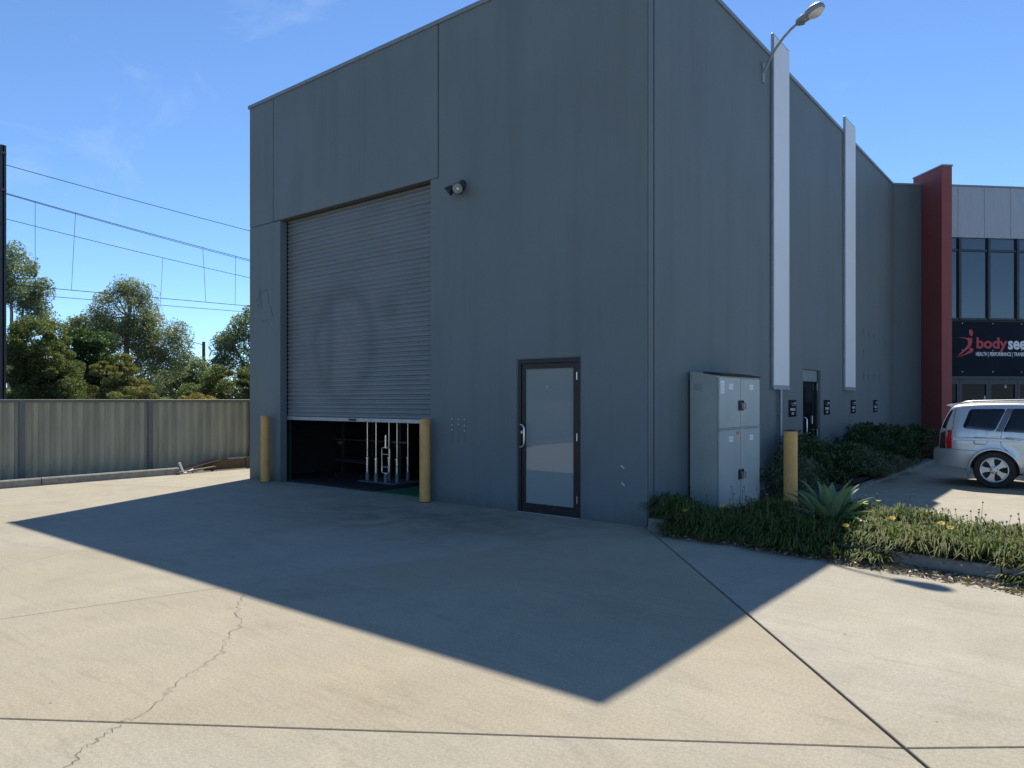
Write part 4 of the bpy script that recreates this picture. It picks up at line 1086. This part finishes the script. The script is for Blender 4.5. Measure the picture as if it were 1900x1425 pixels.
# shrubs along the side wall
SH1 = leafmat('shrub_leaf', (.030, .062, .022), (.055, .10, .035), (.10, .15, .06), .25, .4)
SH2 = leafmat('shrub_leaf_grey', (.07, .10, .065), (.12, .15, .10), None, .25)
SH3 = leafmat('shrub_leaf_straw', (.12, .13, .07), (.22, .21, .12), None, .25)
FLW = leafmat('pink_petal', (.75, .25, .30), (.6, .08, .08), None, .3)
def shrub(label, x, y, w, d, h, lm, L, Wd, n, arch=False, flowers=0):
    t = thing('shrub', label, 'shrub', (x, y, .085), group='shrubs along the side wall')
    if arch:
        b = np.stack([rng.normal(0, w * .25, n // 12), rng.normal(0, d * .25, n // 12), np.full(n // 12, .02)], 1)
        V, F = blades(b, np.zeros_like(b), 12, h * .6, h * 1.25, .012, .95)
    else:
        e = [(0, 0, h * .55, w / 2, d / 2, h * .45, 34), (rnd.uniform(-.1, .1), rnd.uniform(-.25, .25) * d, h * .75, w * .36, d * .33, h * .26, 16), (.1 * w, .2 * d, h * .3, w * .5, d * .45, h * .3, 20)]
        C, P = clumps(e, n // 70, .075, .8, .4)
        P[:, 0] = np.maximum(P[:, 0] * 1.25 + .06, -x + .03); P[:, 2] = np.maximum(P[:, 2], .02)
        V, F = leaf_quads(P, unit(rng.normal(size=(len(P), 3)) + np.array([0, 0, .5])), L, Wd)
        mb = MB()
        for c in C[::4]: mb.tube([(rnd.uniform(-.05, .05), rnd.uniform(-.05, .05), -.05), (c[0] * .6, c[1] * .6, c[2] * .5), tuple(c)], [.010, .006, .003], 4)
        mb.build('stems', BARK, t)
    mesh_np('foliage', V, F, lm, t)
    for k in range(flowers):
        mb = MB(); c = Vector((w * .3 * rnd.uniform(.2, 1), rnd.uniform(-.4, .4) * d, h * rnd.uniform(.75, 1.02)))
        for j in range(6):
            a = j * 1.05; mb.face([c, c + Vector((math.cos(a) * .02, math.sin(a) * .02, .012)), c + Vector((math.cos(a + .4) * .034, math.sin(a + .4) * .034, .02)), c + Vector((math.cos(a + .8) * .02, math.sin(a + .8) * .02, .012))])
        mb.build('blossom', FLW, t, fix=False)
shrub('feathery green shrub right beside the grey cabinet', .62, 2.95, .7, .8, .62, SH2, .06, .02, 4200)
shrub('dark leafy shrub under the conduit on the side wall', .42, 4.35, .75, 1.2, .88, SH1, .05, .026, 5600)
shrub('dark rounded shrub in front of the side door', .52, 5.7, .8, 1.3, .74, SH1, .055, .03, 5600)
shrub('grey green shrub just past the side door', .55, 6.9, .85, 1.2, .66, SH2, .05, .022, 5200)
shrub('dark shrub with small pink blossoms under the second parking sign', .42, 8.0, .75, 1.2, .92, SH1, .06, .032, 5600, False, 5)
shrub('straw coloured arching grass clump at the bed edge', .72, 7.55, .6, .9, .55, SH3, .1, .02, 2600, True)
shrub('straw coloured arching grass clump near the rear of the parked car', .75, 9.1, .6, .8, .48, SH3, .1, .02, 2200, True)
shrub('tall dark shrub under the farther white panel', .40, 9.5, .75, 1.4, .98, SH1, .06, .03, 6000, False, 2)
shrub('dark spreading shrub under the last parking sign', .45, 11.1, .85, 1.5, .86, SH1, .06, .03, 5600)
shrub('dark shrub in the corner by the red fin', .55, 12.6, 1.0, 1.3, .8, SH1, .06, .03, 5000, False, 3)
# wispy dead stalks at the corner of the warehouse
t = thing('dry_stalks', 'wispy dry flower stalks at the corner of the warehouse', 'plant', (.35, .25, .1))
for k in range(9):
    a = rnd.uniform(2.2, 4.6); L = rnd.uniform(.2, .36)
    MB().tube([(rnd.uniform(-.06, .1), rnd.uniform(-.06, .06), 0), (math.cos(a) * L * .4, math.sin(a) * L * .4, L * .6), (math.cos(a) * L * .8, math.sin(a) * L * .6, L * .75 + rnd.uniform(-.03, .06))], .0035, 4).build('stalk', mat('dry_stalk', (.28, .25, .17), None, rough=.8) if k == 0 else bpy.data.materials['dry_stalk'], t)

# ------------------------------------------------------------------ parked car (rear half in view)
PAINT = mat('silver_paint', (.60, .60, .60), None, rough=.32, metal=.55, coat=.6)
TRIM = mat('black_trim', (.02, .02, .022), None, rough=.5)
CGL = glassmat('car_glass', (.008, .010, .014), .01, 1.55)
TYRE = mat('tyre_rubber', (.022, .022, .023), (.035, .033, .03), 12, .85)
ALLOY = mat('alloy', (.55, .55, .55), None, rough=.32, metal=.75)
DISC = mat('wheel_dark', (.03, .03, .032), None, rough=.6)
RLAMP = mat('lamp_red', (.50, .012, .02), None, rough=.12, coat=1.)
CLAMP = mat('lamp_smoke', (.06, .035, .04), None, rough=.1, coat=1.)
PGREY = mat('mudflap_grey', (.22, .24, .25), None, rough=.6)
car = thing('parked_car', 'silver station wagon parked tail-in towards the warehouse wall', 'car', (1.90, 8.07, 0))
def interp(x, pts):
    for (a, p), (b, q) in zip(pts, pts[1:]):
        if a <= x <= b: return p + (q - p) * (x - a) / (b - a)
    return pts[0][1] if x < pts[0][0] else pts[-1][1]
TOPP = [(0, .63), (.02, .67), (.09, .69), (.10, .80), (.105, .95), (.125, 1.03), (.165, 1.16), (.215, 1.28), (.245, 1.34), (.27, 1.395), (.32, 1.44), (.42, 1.465), (.6, 1.478), (1.0, 1.492), (1.6, 1.497), (2.2, 1.485), (2.55, 1.455), (2.72, 1.41), (3.0, 1.25), (3.3, 1.07), (3.42, 1.01), (3.6, .985), (4.0, .93), (4.25, .86), (4.36, .77), (4.42, .66), (4.45, .55)]
AX = (.95, 3.475); AR = .375; AZ = .305
def ztop(x): return interp(x, TOPP)
def zbot(x):
    z = interp(x, [(0, .42), (.12, .375), (.5, .33), (.62, .30), (3.8, .27), (4.1, .25), (4.3, .25), (4.45, .34)])
    for a in AX:
        if abs(x - a) < AR: z = max(z, AZ + math.sqrt(AR * AR - (x - a) ** 2))
    return z
def hw(x, z):
    w = .8675
    if x < .5: w -= .17 * ((.5 - x) / .5) ** 2.4
    if x > 3.8: w -= .22 * ((x - 3.8) / .65) ** 2
    if z > .96: w -= .30 * (z - .96) * (1 + .25 * (z - .96))
    elif z > .80: w -= .012 * ((z - .80) / .16)
    if z < .58: w -= .06 * ((.58 - z) / .3) ** 2
    for a in AX:
        d = math.hypot(x - a, z - AZ)
        if d < AR + .09: w += .016 * (1 - max(0, d - AR) / .09)
    return w
xs = sorted(set([0, .01, .02, .05, .09, .095, .10, .105, .115, .125, .145, .165, .19, .215, .245, .27,  .175, .20, .23, .26, .285, .31, .345, .38, .42, .47, .52] + [round(v, 3) for v in np.arange(.56, 1.36, .03)] + [AX[0] - AR, AX[0] + AR, AX[1] - AR, AX[1] + AR] + [round(v, 3) for v in np.arange(1.4, 3.06, .11)] + [round(v, 3) for v in np.arange(3.08, 3.9, .03)] + [3.95, 4.05, 4.15, 4.25, 4.3, 4.36, 4.39, 4.42, 4.45]))
RV = [0, .06, .13, .2, .28, .36, .45, .55, .65, .75, .84, .91, .955, .98, 1.]
def side_pt(x, v, sg):
    zb_, zt_ = zbot(x), ztop(x); z = zb_ + (zt_ - zb_) * v
    w = hw(x, z); rad = .07
    if zt_ - z < rad:
        q = (rad - (zt_ - z)) / rad; w -= rad * .8 * (1 - math.sqrt(max(0, 1 - q * q)))
    return (x, sg * w, z - (.0))
bm_ = MB()
for sg in (-1, 1): bm_.grid([[side_pt(x, v, sg) for v in RV] for x in xs])
bm_.grid([[(x, q * abs(side_pt(x, 1, 1)[1]), ztop(x) + .022 * (1 - q * q) * (1 if .3 < x else .4)) for q in (-1, -.8, -.55, -.28, 0, .28, .55, .8, 1)] for x in xs])
bmesh.ops.remove_doubles(bm_.bm, verts=bm_.bm.verts[:], dist=.0008)
body = bm_.build('body', PAINT, car, 38)
# rear and front closing panels
for x in (0, 4.45):
    rows = [[(x, q * abs(side_pt(x, v, 1)[1]), side_pt(x, v, 1)[2]) for q in (-1, -.5, 0, .5, 1)] for v in (0, .5, 1)]
    MB().grid(rows).build('bumper_end', PAINT, car, 60)
MB().box(.62, 4.2, -.70, .70, .24, .36, .03).build('underbody', BLACK, car)
for a in AX: MB().box(a - .36, a + .36, -.80, .80, .3, .66, .05).build('wheel_well', BLACK, car)
def patch(name, pts, m, off=.004, sg=-1, n=1, parent=car):
    cx = sum(p[0] for p in pts) / len(pts); cz = sum(p[1] for p in pts) / len(pts)
    mb = MB(); rows = []
    for s in (1., .97, .6, .25):
        o_ = off if s < 1 else .0005
        rows.append([(cx + (x - cx) * s, sg * (hw(cx + (x - cx) * s, cz + (z - cz) * s) + o_), cz + (z - cz) * s) for x, z in pts])
    mb.grid(rows[::-1] if sg < 0 else rows, True, sg < 0, sg > 0)
    return mb.build(name, m, parent, 60)
def rnd_poly(pts, r, k=4):
    out = []; n = len(pts)
    for i in range(n):
        p = Vector(pts[i]); a = (Vector(pts[i - 1]) - p); b = (Vector(pts[(i + 1) % n]) - p)
        rr_ = min(r, a.length * .45, b.length * .45); A = p + a.normalized() * rr_; B = p + b.normalized() * rr_
        for j in range(k + 1):
            t = j / k; out.append(tuple((1 - t) ** 2 * A + 2 * t * (1 - t) * p + t * t * B))
    return out
def seam(pts, w=.007, sg=-1, m=TRIM, name='panel_seam', off=.0025):
    P = []
    for a, b in zip(pts, pts[1:]):
        for k in range(6): P.append((a[0] + (b[0] - a[0]) * k / 6, a[1] + (b[1] - a[1]) * k / 6))
    P.append(pts[-1]); rows = []
    for i, p in enumerate(P):
        q, r = P[max(i - 1, 0)], P[min(i + 1, len(P) - 1)]; dx, dz = r[0] - q[0], r[1] - q[1]; L = math.hypot(dx, dz) or 1
        rows.append([(p[0] + s * dz / L * w / 2, sg * (hw(p[0] + s * dz / L * w / 2, p[1] - s * dx / L * w / 2) + off), p[1] - s * dx / L * w / 2) for s in (-1, 1)])
    return MB().grid(rows).build(name, m, car)
for sg in (-1, 1):
    patch('side_window', rnd_poly([(.575, 1.385), (.47, 1.045), (.955, 1.000), (1.115, 1.392)], .06), CGL, .004, sg)
    patch('side_window', rnd_poly([(1.215, 1.395), (1.075, .995), (1.86, .965), (1.93, 1.405)], .03), CGL, .004, sg)
    patch('side_window', rnd_poly([(2.03, 1.40), (1.99, .96), (2.95, .94), (2.78, 1.19), (2.48, 1.385)], .03), CGL, .004, sg)
    patch('pillar_trim', [(1.125, 1.392), (.975, .998), (1.065, .993), (1.205, 1.394)], TRIM if False else mat('pillar_grey', (.16, .18, .21), None, rough=.4, metal=.4) if 'pillar_grey' not in bpy.data.materials else bpy.data.materials['pillar_grey'], .003, sg)
    patch('tail_light', rnd_poly([(.235, 1.0), (.312, 1.012), (.316, .668), (.225, .668), (.215, .82)], .015), RLAMP, .012, sg)
    patch('tail_light', rnd_poly([(.13, .95), (.212, .99), (.212, .668), (.108, .668)], .012), CLAMP, .010, sg)
    patch('tailgate_glass', rnd_poly([(.285, 1.36), (.24, 1.285), (.19, 1.17), (.148, 1.05), (.20, 1.02), (.318, 1.36)], .01), CGL, .004, sg)
    patch('fuel_flap' if sg < 0 else 'blank_panel', rnd_poly([(.645, .895), (.845, .885), (.845, .757), (.645, .765)], .03), PAINT, .0015, sg)
    seam(rnd_poly([(.645, .895), (.845, .885), (.845, .757), (.645, .765)], .03) + [(.70, .8945)], .006, sg, name='flap_seam', off=.004)
    seam([(1.21, 1.40), (1.10, 1.10), (1.055, .97), (1.04, .84), (1.055, .745), (1.15, .66), (1.27, .52), (1.325, .36)], .008, sg)
    seam([(1.94, 1.41), (1.92, .95), (1.93, .36)], .008, sg)
    seam([(2.98, .92), (3.0, .5), (2.98, .36)], .008, sg)
    seam([(.32, .664), (.50, .655), (.70, .648)], .007, sg)
    seam([(.36, 1.40), (.335, 1.20), (.32, 1.02)], .007, sg)
    # character line along the flank
    rows = []
    for k in range(24):
        x = .33 + k * .16
        z = .865 - .02 * max(0, x - 1.1)
        rows.append([(x, sg * (hw(x, z + .02) + .001), z + .02), (x, sg * (hw(x, z) + .009), z), (x, sg * (hw(x, z - .045) + .001), z - .045)])
    MB().grid(rows).build('swage_line', PAINT, car, 180)
    for a in AX:   # arch lip
        rows = []
        for k in range(25):
            th = math.pi * (-.02 + 1.04 * k / 24)
            ring = []
            for r_, o_ in ((AR - .012, -.03), (AR - .006, .006), (AR + .012, .010), (AR + .035, .002)):
                x, z = a + r_ * math.cos(th), AZ + r_ * math.sin(th)
                ring.append((x, sg * (hw(x, max(z, .2)) + o_), z))
            rows.append(ring)
        MB().grid(rows).build('arch_lip', PAINT, car, 60)
    MB().box(1.35, 3.08, -.03, .03, .235, .33, .015).build('sill_moulding', PGREY, car).location = (0, sg * .80, 0)
    h = MB().tube([(1.125, 0, .882), (1.135, -sg * -.03, .884), (1.33, -sg * -.03, .872), (1.345, 0, .870)], .017, 8).build('door_handle', PAINT, car, 60); h.location = (0, sg * (.8575), 0)
    h = MB().tube([(2.02, 0, .865), (2.03, -sg * -.03, .866), (2.22, -sg * -.03, .858), (2.235, 0, .856)], .017, 8).build('door_handle', PAINT, car, 60); h.location = (0, sg * (.8575), 0)
    pts = [(.42, 0, 1.478), (.50, 0, 1.508), (.62, 0, 1.522), (1.4, 0, 1.542), (2.2, 0, 1.528), (2.4, 0, 1.495)]
    h = MB().tube(pts, [.014, .017, .017, .017, .017, .014], 8).build('roof_rail', ALLOY, car, 60); h.location = (0, sg * .60, 0)
    # mudflap
    MB().prism([(.50, .36), (.585, .44), (.60, .30), (.565, .17), (.545, .165)], 'Y', -.012, .012).build('mudflap', PGREY, car).location = (0, sg * .80, 0)
    MB().box(-.06, .06, -.05, .05, -.05, .06, .02).build('mirror', PAINT, car).location = (2.86, sg * .93, 1.02)
# rear: window, spoiler, bumper ledge, wiper
rows = []
for x in (.125, .145, .165, .19, .215, .24):
    rows.append([(x - .006, q * (hw(x, ztop(x)) - .15), ztop(x) + .013 + .012 * (1 - q * q)) for q in (-1, -.5, 0, .5, 1)])
MB().grid(rows).build('rear_window', CGL, car, 60)
rows = []
for q in (-1, -.85, -.5, 0, .5, .85, 1):
    y = q * .60; dx = .0 if abs(q) < .9 else .03
    rows.append([(.175 + dx, y, 1.447), (.26 + dx, y, 1.405), (.37, y, 1.42), (.42, y, 1.47), (.36, y, 1.488), (.25 + dx, y, 1.472)])
MB().grid(rows, True, True, True).build('spoiler', PAINT, car, 60)
rows = []
for x, dz in ((.0, .0), (.01, .018), (.05, .026), (.10, .02), (.115, .0)):
    rows.append([(x, q * (hw(x, .64) - .01), .652 + dz) for q in (-1, -.6, 0, .6, 1)])
MB().grid(rows).build('bumper_ledge', PAINT, car, 60)
MB().tube([(.135, .15, .98), (.12, .1, 1.0), (.16, -.28, 1.05)], .012, 6).build('rear_wiper', ALLOY, car)
MB().box(.09, .15, -.28, .28, .80, .90, .02).build('plate_garnish', PAINT, car)
MB().box(.10, .118, -.24, .24, .70, .80, .003).build('number_plate', SIGNW, car)
# front: windscreen, lamps, grille
rows = []
for x in (2.76, 2.9, 3.05, 3.2, 3.36):
    rows.append([(x, q * (abs(side_pt(x, 1, 1)[1]) - .05), ztop(x) + .004 + .024 * (1 - q * q)) for q in (-1, -.5, 0, .5, 1)])
MB().grid(rows).build('windscreen', CGL, car, 60)
for sg in (-1, 1): patch('head_light', rnd_poly([(4.02, .87), (4.30, .80), (4.36, .70), (4.1, .70)], .02), LENS, .008, sg)
MB().box(4.38, 4.46, -.45, .45, .56, .70, .02).build('grille', BLACK, car)
# wheels
def wheel(x, sg):
    w = MB().lathe([(.212, .10), (.235, .105), (.30, .10), (.322, .07), (.326, 0), (.322, -.07), (.30, -.10), (.21, -.10)], 40, (0, 0, 0), 'Y').build('wheel', TYRE, car, 50)
    w.location = (x, sg * .755, .325)
    yo = sg * .105
    MB().lathe([(.214, sg * .085), (.216, yo), (.205, yo + sg * .004), (.192, yo - sg * .004), (.188, sg * .03)], 40, (0, 0, 0), 'Y').build('rim', ALLOY, w, 60)
    MB().lathe([(.19, sg * .02), (.0, sg * .02)], 32, (0, 0, 0), 'Y').build('dark_backing', DISC, w)  # dark backing added behind the spokes, standing in for the shade there
    for k in range(5):
        a = math.pi / 2 + k * 2 * math.pi / 5 + .33
        c, s = math.cos(a), math.sin(a); P = []
        for r_, hwid in ((.045, .030), (.085, .034), (.13, .040), (.165, .055), (.195, .078)):
            P.append((r_, hwid))
        pr = [(r_ * c - h_ * s, r_ * s + h_ * c) for r_, h_ in P] + [(r_ * c + h_ * s, r_ * s - h_ * c) for r_, h_ in P[::-1]]
        MB().prism(pr, 'Y', sg * .07, sg * (.098)).build('spoke', ALLOY, w)
    MB().lathe([(.07, sg * .06), (.07, sg * .10), (.05, sg * .106), (0, sg * .106)], 20, (0, 0, 0), 'Y').build('hub', ALLOY, w, 40)
    for k in range(5):
        a = math.pi / 2 + k * 2 * math.pi / 5; MB().lathe([(.011, sg * .10), (.011, sg * .109), (0, sg * .109)], 8, (.05 * math.cos(a), 0, .05 * math.sin(a)), 'Y').build('wheel_nut', DISC, w)
for a in AX:
    for sg in (-1, 1): wheel(a, sg)
